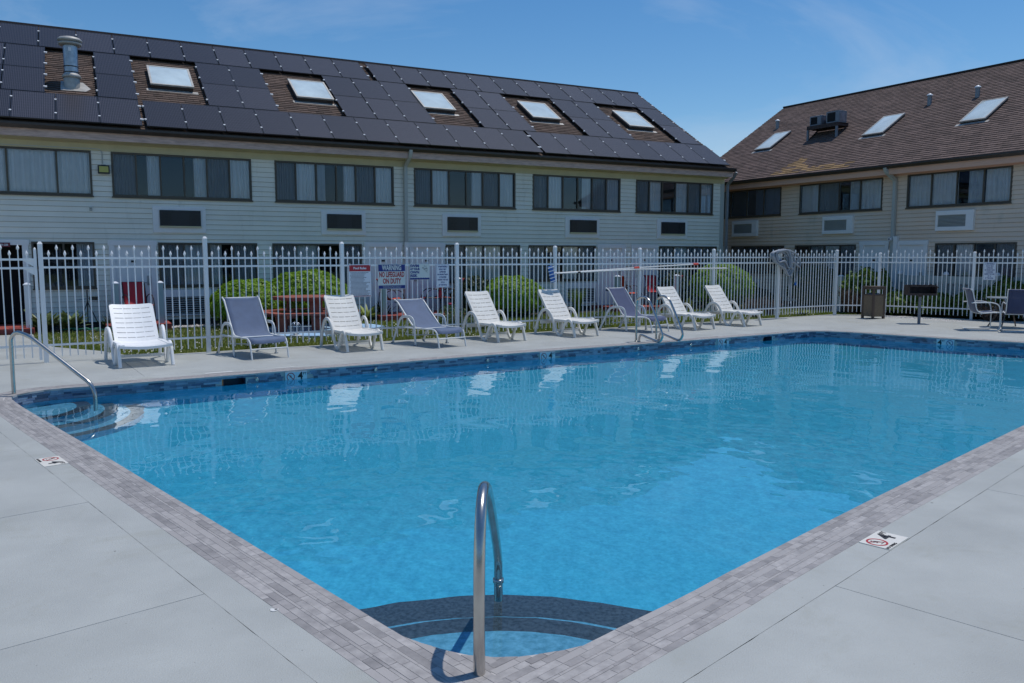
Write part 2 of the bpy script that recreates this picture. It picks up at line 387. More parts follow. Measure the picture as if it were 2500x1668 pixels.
# ------------------------------------------------------------------ pool outline
INNER = [(.309, 3.438), (.469, 3.592), (.85, 3.95), (1.15, 4.26), (1.92, 5.02), (2.46, 5.55), (4.25, 7.27), (5.17, 8.15), (8.4, 11.25), (11.4, 14.05),
         (11.72, 14.5), (11.66, 14.95), (11.3, 15.27), (10.12, 16.12), (9.0, 16.98), (7.9, 18.06), (7.55, 18.4), (7.2, 18.6), (6.85, 18.62), (6.4, 18.38),
         (5.755, 17.94), (5.726, 17.922), (5.474, 17.761), (4.768, 17.31), (4.1, 16.88), (2.4, 15.78), (.841, 14.83), (-.36, 14.09), (-1.2, 13.52), (-2.179, 12.87), (-3.377, 12.1), (-3.86, 11.77), (-4.14, 11.577), (-4.37, 11.42),
         (-5.21, 10.87), (-5.55, 10.65), (-5.80, 10.50), (-5.97, 10.36), (-6.07, 10.18), (-6.11, 10.0), (-6.08, 9.83), (-5.971, 9.66),
         (-5.628, 9.25), (-4.9, 8.44), (-4.5, 8.0), (-3.989, 7.44), (-2.55, 5.83), (-1.995, 5.215), (-1.241, 4.37), (-.682, 3.742),
         (-.561, 3.6), (-.486, 3.525), (-.379, 3.45), (-.274, 3.39), (-.175, 3.35), (-.065, 3.335), (.035, 3.34), (.141, 3.37), (.23, 3.4)]
INNER = [Vector(p) for p in INNER]; NI = len(INNER)
I_NL = min(range(NI), key=lambda i: (INNER[i] - Vector((-.682, 3.742))).length); I_LC = min(range(NI), key=lambda i: (INNER[i] - Vector((-6.11, 10.0))).length)
MOUTHS = [min(range(NI), key=lambda i: (INNER[i] - Vector(p)).length) for p in ((-3.86, 11.77), (5.726, 17.922))]
def in_poly(p, poly):
    c = False; j = len(poly) - 1
    for i in range(len(poly)):
        a, b = poly[i], poly[j]
        if (a[1] > p[1]) != (b[1] > p[1]) and p[0] < (b[0] - a[0]) * (p[1] - a[1]) / (b[1] - a[1]) + a[0]: c = not c
        j = i
    return c
def normals(poly):
    out = []
    for i in range(len(poly)):
        t = (poly[(i + 1) % len(poly)] - poly[i - 1]).normalized(); out.append(Vector((t.y, -t.x)))
    return out
NRM = normals(INNER)                            # outward (outline runs anticlockwise)
CW = .30
def isect(p, d, q, e):
    k = d.x * e.y - d.y * e.x; t = ((q.x - p.x) * e.y - (q.y - p.y) * e.x) / k; return p + d * t
dNL = Vector((.665, -.746)); dNR = Vector((.714, .700))
iNL, iNR = Vector((-.682, 3.742)), Vector((.469, 3.592))
oNL = iNL + Vector((-.746, -.665)) * CW; oNR = iNR + Vector((.700, -.714)) * CW
CORN_I = isect(iNL, dNL, iNR, dNR); CORN_O = isect(oNL, dNL, oNR, dNR)
OUTER = []
for i in range(NI):
    if i > I_NL or i == 0: OUTER.append(None)
    else: OUTER.append(INNER[i] + NRM[i] * CW)
OUTER[I_NL] = oNL.copy(); OUTER[1] = oNR.copy()
for i in list(range(I_NL + 1, NI)) + [0]:
    p = INNER[i]; mid = (p.x < CORN_I.x)
    q = oNL + dNL * (p - oNL).dot(dNL) if mid else oNR + dNR * (p - oNR).dot(dNR)
    k = min(1, abs(p.x - CORN_I.x) / .5); OUTER[i] = CORN_O * (1 - k) + q * k

# ------------------------------------------------------------------ ground
gr = MB().quad((-300, -60, -.06), (300, -60, -.06), (300, 600, -.06), (-300, 600, -.06)).obj('ground', grass_m); 
# ground has an opening for the pool: rebuild it as four sheets round the basin
bpy.data.objects.remove(gr)
g = MB()
for a in ((-300, -60, -14, 600), (14, -60, 300, 600), (-14, 20, 14, 600), (-14, -60, 14, -12)):
    g.quad((a[0], a[1], -.06), (a[2], a[1], -.06), (a[2], a[3], -.06), (a[0], a[3], -.06))
tag(g.obj('ground', grass_m), kind='structure')

WZ = -.135
def wave(X, Y):
    """ripples: many short crossing wave trains, stronger in some patches of the pool than in others"""
    r = np.random.default_rng(4); Z = np.zeros_like(X)
    amp = .62 + .38 * np.sin(X * .9 + 1.3 * np.sin(Y * .5)) * np.sin(Y * .8 + 1.1 * np.sin(X * .6 + 1))
    for k in range(46):
        lam = np.exp(r.uniform(np.log(.11), np.log(.9))); a = r.normal(.6, .9); ph = r.uniform(0, 6.28); q = 2 * pi / lam
        w_ = SLOPE / sqrt(46) * sqrt(2) / q
        Z += w_ * np.sin(q * (X * cos(a) + Y * sin(a)) + ph + .8 * np.sin(X * 1.1 + k) * np.sin(Y * 1.3 - k)) * (amp if lam < .5 else 1)
    return Z
SLOPE = .0125
gs = .03
wx = np.arange(-6.6, 12.3, gs); wy = np.arange(2.9, 19.2, gs); WX, WY = np.meshgrid(wx, wy, indexing='ij')
# inside test on the grid (even-odd rule, vectorised), grown a little so that the sheet tucks under the tile band
ins = np.zeros(WX.shape, bool); POLY = [(p.x + n.x * .004, p.y + n.y * .004) for p, n in zip(INNER, NRM)]
for (ax, ay), (bx, by) in zip(POLY, POLY[-1:] + POLY[:-1]):
    if ay == by: continue
    ins ^= ((ay > WY) != (by > WY)) & (WX < (bx - ax) * (WY - ay) / (by - ay) + ax)
keep = ins.copy(); keep[1:] |= ins[:-1]; keep[:-1] |= ins[1:]; keep[:, 1:] |= ins[:, :-1]; keep[:, :-1] |= ins[:, 1:]
WZZ = WZ + wave(WX, WY)
# rim vertices are drawn in to the outline
vid = -np.ones(WX.shape, int); ii = np.argwhere(keep); vid[keep] = np.arange(len(ii)); VV = np.stack([WX[keep], WY[keep], WZZ[keep]], 1)
rim = np.argwhere(keep & ~ins); PA = np.array(POLY); PB = np.roll(PA, -1, 0)
for i, j in rim:
    p = np.array((wx[i], wy[j])); d = PB - PA; t = np.clip(((p - PA) * d).sum(1) / (d * d).sum(1), 0, 1); c = PA + d * t[:, None]; k = np.argmin(((c - p) ** 2).sum(1)); VV[vid[i, j], :2] = c[k]
q = np.stack([vid[:-1, :-1], vid[1:, :-1], vid[1:, 1:], vid[:-1, 1:]], -1).reshape(-1, 4); q = q[(q >= 0).all(1)]
water = tag(raw('water', VV, q, water_m), kind='structure'); water.data.polygons.foreach_set('use_smooth', [True] * len(q)); water.cycles.is_caustics_caster = True
basin = MB()
FZ = -1.32
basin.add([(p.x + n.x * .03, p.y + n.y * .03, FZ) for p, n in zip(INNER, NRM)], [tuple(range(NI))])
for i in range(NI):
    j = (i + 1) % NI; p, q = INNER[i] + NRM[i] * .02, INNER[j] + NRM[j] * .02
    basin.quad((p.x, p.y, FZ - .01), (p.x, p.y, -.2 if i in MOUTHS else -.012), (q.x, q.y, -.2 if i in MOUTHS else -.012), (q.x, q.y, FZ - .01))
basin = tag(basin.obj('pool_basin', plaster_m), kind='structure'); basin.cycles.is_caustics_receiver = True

def corner_steps(c, levels, parent):
    """Quarter-round steps in a pool corner: each level (z, inner radius, band start, outer radius)."""
    for z, r0, rb, r1 in levels:
        st = MB()
        for a, b, mi in ((max(0, r0 - .02), rb, 0), (rb, r1, 1)):
            n = 40
            for k in range(n):
                t0, t1 = 2 * pi * k / n, 2 * pi * (k + 1) / n
                P = [Vector((c[0] + r * cos(t), c[1] + r * sin(t))) for r, t in ((a, t0), (b, t0), (b, t1), (a, t1))]
                if sum(in_poly(p, INNER) for p in P) == 0: continue
                st.quad(*[(p.x, p.y, z) for p in P], mi)
                if mi == 1: st.quad((P[1].x, P[1].y, z), (P[1].x, P[1].y, FZ), (P[2].x, P[2].y, FZ), (P[2].x, P[2].y, z), 0)
        st.obj('step', [tread_m, steptile_m], parent).cycles.is_caustics_receiver = True
corner_steps((CORN_I.x, CORN_I.y), [(-.48, 0, 1.13, 1.29), (-.77, 1.29, 1.57, 1.71), (-1.05, 1.71, 1.96, 2.11)], basin)
corner_steps((-6.2, 9.95), [(-.48, 0, .74, .90), (-.77, .90, 1.06, 1.22), (-1.05, 1.22, 1.36, 1.52)], basin)

def clip(poly, p, n):
    """keep the side with (x-p).n <= 0"""
    out = []
    for i in range(len(poly)):
        a, b = poly[i], poly[(i + 1) % len(poly)]; da, db = (a - p).dot(n), (b - p).dot(n)
        if da <= 0: out.append(a)
        if da * db < 0: out.append(a + (b - a) * (da / (da - db)))
    return out
# coping: mortar bed, single stone pieces nearest the camera, the far ones joined
cope_base = MB()
for i in range(NI):
    j = (i + 1) % NI
    cope_base.quad(*[(p.x, p.y, -.0005) for p in (INNER[i], OUTER[i], OUTER[j], INNER[j])])
    p, q = INNER[i], INNER[j]
    cope_base.quad((p.x, p.y, -.022), (p.x, p.y, -.0005), (q.x, q.y, -.0005), (q.x, q.y, -.022))
    p2, q2 = p + NRM[i] * .02, q + NRM[j] * .02
    cope_base.quad((p.x, p.y, -.022), (q.x, q.y, -.022), (q2.x, q2.y, -.022), (p2.x, p2.y, -.022))
coping = tag(cope_base.obj('pool_coping', grout_m), kind='structure')
tiles = []                                      # (distance, centre, length dir, len, width)
ROWS = [.046, .043, .017, .046, .044, .018, .046, .040]; NROW = len(ROWS); RW = .042; RC = [sum(ROWS[:k]) + ROWS[k] / 2 for k in range(NROW)]
def strip_len(poly): return [0] + list(np.cumsum([(poly[i + 1] - poly[i]).length for i in range(len(poly) - 1)]))
def along(poly, cum, s):
    s = min(max(s, 0), cum[-1] - 1e-6); i = int(np.searchsorted(cum, s, side='right')) - 1; i = min(i, len(poly) - 2)
    t = (s - cum[i]) / max(cum[i + 1] - cum[i], 1e-9); return poly[i] * (1 - t) + poly[i + 1] * t
def tile_row(inner, outer, k, l0, l1):
    a = [p + (q - p) * (RC[k] / CW) for p, q in zip(inner, outer)]; cum = strip_len(a); s = -random.uniform(0, .1)
    while s < cum[-1]:
        L = random.choice((.09, .12, .16, .20, .25, .30)) * random.uniform(.9, 1.1)
        if cum[-1] - s - L < .04: L = cum[-1] - s + .001
        s0, s1 = max(s, 0), min(s + L, cum[-1])
        if s1 - s0 > .012:
            p, q = along(a, cum, s0 + .0012), along(a, cum, s1 - .0012)
            tiles.append(((p + q).length / 2, (p + q) / 2, (q - p), ROWS[k] - .0026))
        s += L
ring_i = INNER[1:I_NL + 1]; ring_o = OUTER[1:I_NL + 1]
for k in range(NROW): tile_row(ring_i, ring_o, k, 0, 0)
# straight rows carried on to the mitre of the near corner, cut where the rounded basin starts
for base, d, nn, sgn in ((iNL, dNL, Vector((-.746, -.665)), 1), (iNR, -dNR, Vector((.700, -.714)), -1)):
    for k in range(-8, NROW):
        p = base + nn * (RC[k] if k >= 0 else (k + .5) * RW); s = .0012 if k >= 0 else random.uniform(-.3, -.2)
        while s < 2.2:
            L = random.choice((.10, .13, .16, .20, .24)) if k >= 0 else random.choice((.07, .10, .14))
            if k < 0:
                pc_ = [p + d * (s + .0014) - nn * (RW / 2 - .0014), p + d * (s + L - .0014) - nn * (RW / 2 - .0014), p + d * (s + L - .0014) + nn * (RW / 2 - .0014), p + d * (s + .0014) + nn * (RW / 2 - .0014)]
                mm = p + d * (s + L / 2); ins_ = [in_poly(c, INNER) for c in pc_]
                if (mm.x < CORN_I.x if sgn == 1 else mm.x > CORN_I.x) and any(ins_) and not all(ins_):
                    arc = INNER[I_NL:] + [INNER[0]]; n0 = min(range(len(arc) - 1), key=lambda i: ((arc[i] + arc[i + 1]) / 2 - mm).length); tt = (arc[n0 + 1] - arc[n0]).normalized(); nv = Vector((tt.y, -tt.x))
                    pc_ = clip(pc_, arc[n0] + nv * .0015, -nv)
                    if len(pc_) > 2 and abs(sum(a.x * b.y - a.y * b.x for a, b in zip(pc_, pc_[1:] + pc_[:1]))) > .0008:
                        if sum(a.x * b.y - a.y * b.x for a, b in zip(pc_, pc_[1:] + pc_[:1])) < 0: pc_ = pc_[::-1]
                        MB().prism([(a.x, a.y) for a in pc_], -.008, random.uniform(.0008, .0022)).obj('coping_tile', random.choice(cope_ms), coping)
            m = p + d * (s + L / 2); cs = [p + d * (s + .003) + nn * (RW * .45 * e) for e in (-1, 1)] + [p + d * (s + L - .003) + nn * (RW * .45 * e) for e in (-1, 1)]
            if (m.x < CORN_I.x if sgn == 1 else m.x > CORN_I.x) and (s > 0 or k < 0) and not any(in_poly(c, INNER) for c in cs):
                tiles.append((m.length, m, d * (L - .0028), (ROWS[k] if k >= 0 else RW) - .0026))
            s += L
tiles.sort(key=lambda t: t[0])
far_t = MB()
for n, (dist, c, dv, w) in enumerate(tiles):
    L = dv.length; a = atan2(dv.y, dv.x); mi = random.choices((0, 1, 2), (5, 3.2, 2))[0]; zt = .0012 + random.uniform(-.0005, .0005)
    if n < 300: link('coping_tile', ubox(cope_ms[mi]), coping, (c.x, c.y, zt - .006), (random.uniform(-.004, .004), random.uniform(-.002, .002), a), (L, w, .012))
    else: far_t.box((-L / 2, -w / 2, -.012), (L / 2, w / 2, 0), mi, Matrix.Translation((c.x, c.y, zt)) @ Matrix.Rotation(a, 4, 'Z'))
tag(far_t.obj('coping_tiles', cope_ms, coping), kind='stuff')

# waterline tile band on the basin wall
band = tag(MB().obj('waterline_band', grout_m), kind='structure'); band.cycles.is_caustics_receiver = True
bm_ = MB()
for i in range(NI):
    j = (i + 1) % NI; p, q = INNER[i] + NRM[i] * .012, INNER[j] + NRM[j] * .012
    if i in MOUTHS: continue
    bm_.quad((p.x, p.y, -.021), (p.x, p.y, -.19), (q.x, q.y, -.19), (q.x, q.y, -.021))
band.data = bm_.mesh('waterline_band', grout_m)
wall = INNER[12:I_NL + 2]                             # the part of the wall the camera faces
cumw = strip_len(wall)
SKIM = []                                       # skimmer mouths (arc start, arc end)
def arc_of(pt):
    best = min(range(400), key=lambda k: (along(wall, cumw, cumw[-1] * k / 399) - Vector(pt)).length); return cumw[-1] * best / 399
S_SK1, S_SK2 = arc_of((-4.0, 11.65)), arc_of((5.60, 17.83))
SKIM = [(S_SK1 - .17, S_SK1 + .17), (S_SK2 - .15, S_SK2 + .15)]
MARK = [(arc_of((-3.22, 12.2)), 0), (arc_of((.62, 14.72)), 0), (arc_of((4.42, 17.1)), 0), (arc_of((9.02, 16.95)), 1)]
MW = .34
wt = []
for r in range(6):
    z1 = -.0225 - r * .0285; s = -random.uniform(0, .1)
    while s < cumw[-1]:
        L = random.choice((.06, .09, .12, .16, .2)); s0, s1 = max(s, 0), min(s + L, cumw[-1] - .001)
        ok = s1 - s0 > .02 and not (r >= 1 and any(a < s1 and b > s0 for a, b in SKIM)) and not (r < 5 and any(abs((s0 + s1) / 2 - m) < MW / 2 + (s1 - s0) / 2 - .01 for m, _ in MARK))
        if ok: wt.append((s0 + .001, s1 - .001, z1, z1 - .0265))
        s += L
def wall_pt(s, inset=0.):
    p = along(wall, cumw, s); q = along(wall, cumw, s + .02); t = (q - p).normalized(); return p, t, Vector((t.y, -t.x))
wt = [(along(wall, cumw, (a + b) / 2).length, a, b, z1, z0) for a, b, z1, z0 in wt]; wt.sort(key=lambda t: t[0] - t[3] * .0 + (6 if t[3] < -.13 else 0))
farw = MB()
for n, (_, a, b, z1, z0) in enumerate(wt):
    p, q = along(wall, cumw, a), along(wall, cumw, b); c = (p + q) / 2; dv = q - p; ang = atan2(dv.y, dv.x); nn = Vector((dv.y, -dv.x)).normalized()
    c = c + nn * (.008 + random.uniform(-.0015, .0015)); mi = random.choices((0, 1, 2), (4, 3.2, 2.6))[0]
    if n < 300: link('waterline_tile', ubox(wt_ms[mi]), band, (c.x, c.y, (z0 + z1) / 2), (0, 0, ang), (dv.length, .012, z1 - z0))
    else: farw.box((-dv.length / 2, -.006, z0), (dv.length / 2, .006, z1), mi, Matrix.Translation((c.x, c.y, 0)) @ Matrix.Rotation(ang, 4, 'Z'))
tag(farw.obj('waterline_tiles', wt_ms, band), kind='stuff')
def on_wall(s, out=0.):
    p, t, nn = wall_pt(s); p = p - nn * out; return Vector((p.x, p.y, 0)), atan2(-t.y, -t.x)   # local +x to the right as seen from the pool
for (a, b) in SKIM:
    o, ang = on_wall((a + b) / 2, .0); w = (b - a) / 2
    sk = MB(); 
    for q in (((-w, .012, -.30), (-w, .25, -.30), (-w, .25, -.03), (-w, .012, -.03)), ((w, .012, -.03), (w, .25, -.03), (w, .25, -.30), (w, .012, -.30)), ((-w, .25, -.30), (w, .25, -.30), (w, .25, -.03), (-w, .25, -.03)), ((-w, .012, -.03), (-w, .25, -.03), (w, .25, -.03), (w, .012, -.03))): sk.quad(*q)
    tag(sk.obj('skimmer_mouth', wt_ms[2], band, o, (0, 0, ang)))
    block('skimmer_lining', mat('skimmer_blue', (.02, .035, .07), .5) if 'skimmer_blue' not in MATS else MATS['skimmer_blue'], band, (0, 0, 0), (.01, .01, .01)).scale = (w * 1.9, .01, .13)
# (dark plate just inside each mouth)
for ob in [x for x in COL.objects if x.name.startswith('skimmer_lining')]:
    i = 0 if ob.name == 'skimmer_lining' else 1; o, ang = on_wall(sum(SKIM[i]) / 2, 0); v = Vector((-sin(ang), cos(ang), 0)) * .22
    ob.location = (o.x + v.x, o.y + v.y, -.125); ob.rotation_euler = (0, 0, ang)
for i, pt in enumerate([(-3.75, 11.85), (-2.2, 12.85), (-.45, 14.03), (2.45, 15.8), (3.6, 16.55)]):
    o, ang = on_wall(arc_of(pt), .012)
    e = thing('cup_anchor', ['small metal rope eyelet on the tile band just right of the skimmer mouth', 'small metal rope eyelet on the tile band before the picnic table lounger', 'small metal rope eyelet left of the middle wall depth marker',
                             'small metal rope eyelet on the tile band left under the pool ladder', 'small metal rope eyelet on the tile band right of the pool ladder'][i], 'anchor', (o.x, o.y, -.085), ang, 'rope eyelets along the pool wall')
    MB().tube([(0, 0, 0), (0, -.03, 0)], .014, 8).obj('stem', steel_m, e)
    MB().tube([(.022 * cos(t), -.03, .022 * sin(t)) for t in [2 * pi * k / 10 for k in range(10)]], .006, 6, closed=True).obj('ring', steel_m, e)

def disc(mb, c, r0, r1, mi=0, n=28, M=None, z=0):
    vs = []; fs = []
    for k in range(n):
        t = 2 * pi * k / n; vs += [(c[0] + r0 * cos(t), c[1] + r0 * sin(t), z), (c[0] + r1 * cos(t), c[1] + r1 * sin(t), z)]
    for k in range(n): a = 2 * k; b = 2 * ((k + 1) % n); fs.append((a, a + 1, b + 1, b))
    if M is not None: vs = [M @ Vector(v) for v in vs]
    mb.add(vs, fs, mi)
def no_diving(parent, cx, cy, r, ring_mat, z=.0025):
    """red ring with slash over a small diving figure, drawn flat in the local xy plane"""
    m = MB(); disc(m, (cx, cy), r * .8, r, 0, z=z)
    m.box((-r * .85, -r * .075, z - .0004), (r * .85, r * .075, z + .0004), 0, Matrix.Translation((cx, cy, 0)) @ Matrix.Rotation(radians(-45), 4, 'Z'))
    m.obj('prohibition_ring', ring_mat, parent)
    f = MB(); z2 = z + .0008
    for a, b, w in (((-.05, .38), (.12, .08), .10), ((.12, .08), (-.25, -.12), .08), ((.12, .08), (.30, -.35), .09), ((.0, .1), (-.35, .22), .07), ((-.3, -.5), (.4, -.5), .05)):
        p, q = Vector(a) * r, Vector(b) * r; d = q - p; f.box((0, -w * r / 2, 0), (d.length, w * r / 2, .0003), 0, Matrix.Translation((cx + p.x, cy + p.y, z2)) @ Matrix.Rotation(atan2(d.y, d.x), 4, 'Z'))
    disc(f, (cx - .12 * r, cy + .5 * r), 0.001, .1 * r, z=z2)
    f.obj('diving_figure', ink_m, parent)
mk_lab = ['pale wall depth marker reading 4 FT right beside the left skimmer mouth', 'pale wall depth marker reading 4 FT in the middle of the long wall', 'pale wall depth marker reading 4 FT right of the pool ladder',
          'pale depth marker on the far short wall, 4 FT left of its symbol']
for n, (s, rev) in enumerate(MARK):
    o, ang = on_wall(s, .004); e = thing('depth_marker', mk_lab[n], 'depth marker', (o.x, o.y, -.0935), ang, 'depth markers on the pool wall')
    fl = bpy.data.objects.new('face', None)
    bpy.data.objects.remove(fl)
    for k in (-1, 1):
        block('tile', mtile_m, e, (k * .0835 - .082, -.004, -.070), (k * .0835 + .082, .008, .070))
    # upright face: rotate the flat drawing up
    c1, c2 = (-.0835, .0835) if not rev else (.0835, -.0835)
    m = MB(); M = Matrix.Translation((0, -.0045, 0)) @ Matrix.Rotation(radians(90), 4, 'X')
    disc(m, (c1, 0), .05, .062, 0, M=M, z=.001)
    m.box((-.052, -.005, .0006), (.052, .005, .0014), 0, M @ Matrix.Translation((c1, 0, 0)) @ Matrix.Rotation(radians(-45), 4, 'Z'))
    m.obj('prohibition_ring', inkred_m if not rev else navy_m, e)
    f = MB()
    for a, b, w in (((-.05, .5), (.1, .08), .10), ((.1, .08), (-.3, -.3), .08), ((.1, .08), (.25, -.45), .09), ((.0, .2), (-.4, .2), .07)):
        p, q = Vector(a) * .062, Vector(b) * .062; d = q - p; f.box((0, -.003, .0015), (d.length, .003, .0019), 0, M @ Matrix.Translation((c1 + p.x, p.y, 0)) @ Matrix.Rotation(atan2(d.y, d.x), 4, 'Z'))
    f.obj('diving_figure', ink_m, e)
    text('4', .155, ink_m, e, (c2 - .02, -.006, 0), (radians(90), 0, 0), bold=.004)
    text('FT', .05, ink_m, e, (c2 + .045, -.006, .035), (radians(90), 0, 0), bold=.001)

# ------------------------------------------------------------------ deck
OFFS = .185
iFL0, iFL1 = Vector((-4.9, 11.06)), Vector((5.755, 17.94)); dFL = (iFL1 - iFL0).normalized(); nFL = Vector((-dFL.y, dFL.x))
iFR0, iFR1 = Vector((7.9, 18.06)), Vector((11.3, 15.27)); dFR = (iFR1 - iFR0).normalized(); nFR = Vector((-dFR.y, dFR.x))
nNL, nNR = Vector((-.746, -.665)), Vector((.700, -.714))
lines = {'NL': (iNL + nNL * (CW + OFFS), dNL, nNL), 'NR': (iNR + nNR * (CW + OFFS), dNR, nNR), 'FR': (iFR0 + nFR * (CW + OFFS + .05), dFR, nFR), 'FL': (iFL0 + nFL * (CW + OFFS + .1), dFL, nFL)}
KC = isect(*lines['NL'][:2], *lines['NR'][:2]); KR = isect(*lines['NR'][:2], *lines['FR'][:2]); KF = isect(*lines['FR'][:2], *lines['FL'][:2]); KL = isect(*lines['FL'][:2], *lines['NL'][:2])
FB = Vector((9.45, 23.9)); FC = Vector((10.62, 23.75)); FE = Vector((12.42, 22.1)); dFC = (FE - FC).normalized(); nFC = Vector((-dFC.y, dFC.x))
if nFC.y < 0: nFC = -nFC
deck_base = MB()
deck = tag(MB().obj('pool_deck', joint_m), kind='structure')
slab = MB()
def deck_limits(poly):
    poly = clip(poly, FA + FN * -.16, -FN)
    poly = clip(poly, FC + nFC * .16, nFC)
    if poly: poly = clip(poly, Vector((FC.x, FC.y + .15)), Vector((.12, 1)).normalized())
    return poly
centre = Vector((2.5, 11.))
nslab = 0
for key, A, B in (('NL', KC, KL), ('NR', KC, KR), ('FR', KR, KF), ('FL', KF, KL)):
    oA = (A - centre).normalized() * 26; oB = (B - centre).normalized() * 26
    t = (B - A); tl = t.length; t.normalize(); nn = lines[key][2]
    if key == 'NL': cuts = [isect(Vector((-1.597, 3.957)), nn, A, t), isect(Vector((-2.972, 5.526)), nn, A, t)]; s_c = [(c - A).dot(t) for c in cuts] + [s for s in np.arange((cuts[1] - A).dot(t) + 2.1, tl + 18, 2.1)] + [-2., -4., -6]
    elif key == 'NR': cuts = [isect(Vector((1.701, 4.071)), nn, A, t), isect(Vector((3.551, 5.8)), nn, A, t)]; s_c = [(c - A).dot(t) for c in cuts] + [s for s in np.arange((cuts[1] - A).dot(t) + 2.5, tl + 18, 2.5)] + [-2., -4.5, -7]
    elif key == 'FL': s_c = list(np.arange(-10.2, tl + 12, 3.1))
    else: s_c = list(np.arange(-10, tl + 12, 4.2))
    s_c = sorted([-40] + s_c + [tl + 40])
    quad = [A, B, B + oB, A + oA]
    if (B - A).x * (oB.y) - (B - A).y * oB.x < 0: quad = quad[::-1]
    gj = .0022 if key in ('NL', 'NR') else .002
    for a, b in zip(s_c[:-1], s_c[1:]):
        poly = clip(quad, A + t * (b - gj), t); poly = clip(poly, A + t * (a + gj), -t) if poly else poly
        if poly: poly = clip(poly, A + nn * (gj * (1.0 if key in ('NL', 'NR') else .6)), -nn)
        if poly: poly = deck_limits(poly)
        if len(poly) < 3: continue
        area = abs(sum(p.x * q.y - p.y * q.x for p, q in zip(poly, poly[1:] + poly[:1]))) / 2
        if area < .02: continue
        ar = sum(p.x * q.y - p.y * q.x for p, q in zip(poly, poly[1:] + poly[:1]))
        if ar < 0: poly = poly[::-1]
        if key in ('NL', 'NR'):                  # ragged edge where slab and collar were poured apart
            q = []
            for u, v in zip(poly, poly[1:] + poly[:1]):
                q.append(u)
                if abs((u - A).dot(nn)) < .02 and abs((v - A).dot(nn)) < .02:
                    m_ = int((v - u).length / .07)
                    q += [u + (v - u) * (i / m_) + nn * max(-.001, random.gauss(.0, .0012)) for i in range(1, m_)]
            poly = q
        MB().prism([(p.x, p.y) for p in poly], -.03, random.uniform(-.0006, .0006)).obj('deck_slab', deck_m, deck); nslab += 1
        deck_base.add([(p.x, p.y, -.014) for p in poly], [tuple(range(len(poly)))])
# the collar of concrete between the coping and the first joint
bm = bmesh.new()
K = [KC, KR, KF, KL]
vo = [bm.verts.new((p.x, p.y, 0)) for p in OUTER if p is not None]; vk = []
for a, b in zip(K, K[1:] + K[:1]):
    for k in range(24): p = a + (b - a) * (k / 24); vk.append(bm.verts.new((p.x, p.y, 0)))
es = []
for vv in (vo, vk):
    for a, b in zip(vv, vv[1:] + vv[:1]):
        if (a.co - b.co).length > 1e-5: es.append(bm.edges.new((a, b)))
bmesh.ops.triangle_fill(bm, use_beauty=True, use_dissolve=False, edges=es)
for f in bm.faces:
    if f.normal.z < 0: f.normal_flip()
me = bpy.data.meshes.new('deck_collar'); bm.to_mesh(me); bm.free(); me.materials.append(deck_m)
link('deck_collar', me, deck)
bmesh_pts = [KC, KL, KF, KR]
base = MB()
for a, b in zip(K, K[1:] + K[:1]):
    t = (b - a).normalized(); n_ = Vector((t.y, -t.x)); 
    base.quad(*[(p.x, p.y, -.02) for p in (a - t * .02 - n_ * .03, a - t * .02 + n_ * .05, b + t * .02 + n_ * .05, b + t * .02 - n_ * .03)])
for f in deck_base.f: base.add([deck_base.v[i] for i in f], [tuple(range(len(f)))])
deck.data = base.mesh('pool_deck', joint_m)
# bare patches where the paint has come off beside the coping
for s, w, d in ((S_SK1 + .12, .42, .09), (arc_of((-3.35, 12.2)), .36, .05), (arc_of((.2, 14.5)), .5, .04), (arc_of((4.3, 17.)), .7, .035), (arc_of((2.4, 15.8)), .2, .03), (arc_of((8.9, 17.05)), .6, .03)):
    p, t, nn = wall_pt(s); c = p + nn * (CW + .03 + d / 2)
    pm = [Vector((c.x, c.y)) + t * (w / 2 * x) + nn * (d / 2 * y * random.uniform(.7, 1.2)) for x, y in ((-1, -.9), (-.4, -1), (.3, -.8), (1, -.9), (.95, .6), (.4, 1), (-.2, .8), (-.9, 1))]
    MB().add([(q.x, q.y, .004) for q in pm], [tuple(range(8))[::-1]]).obj('paint_patch', patch_m, deck)
walk = [F_(-6, -.17), F_(1.3, -.17), Vector((-7.42, 14.7, 0)), Vector((-8.64, 15.35, 0)), Vector((-9.49, 16.27, 0)), L_(.45, 1.7), L_(-6, 1.7)]
tag(MB().prism([(p.x, p.y) for p in walk], -.05, 0).obj('walkway', deck_m), kind='structure')

# deck depth markers
def deck_marker(c, up, w, h, label):
    e = thing('depth_marker', label, 'depth marker', (c[0], c[1], .004), atan2(up[1], up[0]) - pi / 2, 'depth markers set in the deck')
    block('tile', cream_m, e, (-w / 2, -h / 2, -.006), (w / 2, h / 2, .0015))
    no_diving(e, -w * .25, h * .06, .062, inkred_m, .0025)
    text('4', .15, ink_m, e, (w * .2, h * .04, .0025), bold=.0025, sx=1.1); text('FT', .045, ink_m, e, (w * .40, h * .28, .0025), bold=.001)
    text('NO DIVING', .026, ink_m, e, (-w * .26, -h * .42, .0025), bold=.0005)
# a broken coping piece on the left-hand edge
MB().prism([(.022 * (1 + .35 * sin(k * 2.3)) * cos(k * .7), .016 * (1 + .3 * cos(k * 1.7)) * sin(k * .7)) for k in range(9)], 0, .0022).obj('broken_tile', patch_m, coping, (-1.15, 3.80, .0012))
MB().prism([(.008 * cos(k), .006 * sin(k)) for k in range(6)], 0, .0012).obj('chip_hole', ink_m, coping, (-1.14, 3.803, .003))
deck_marker((-3.83, 6.675), (.746, .665), .33, .18, 'cream 4 FT NO DIVING deck tile beside the coping nearer the left handrail')
deck_marker((2.235, 4.775), (-.700, .714), .29, .18, 'cream 4 FT NO DIVING deck tile beside the coping on the right near edge')

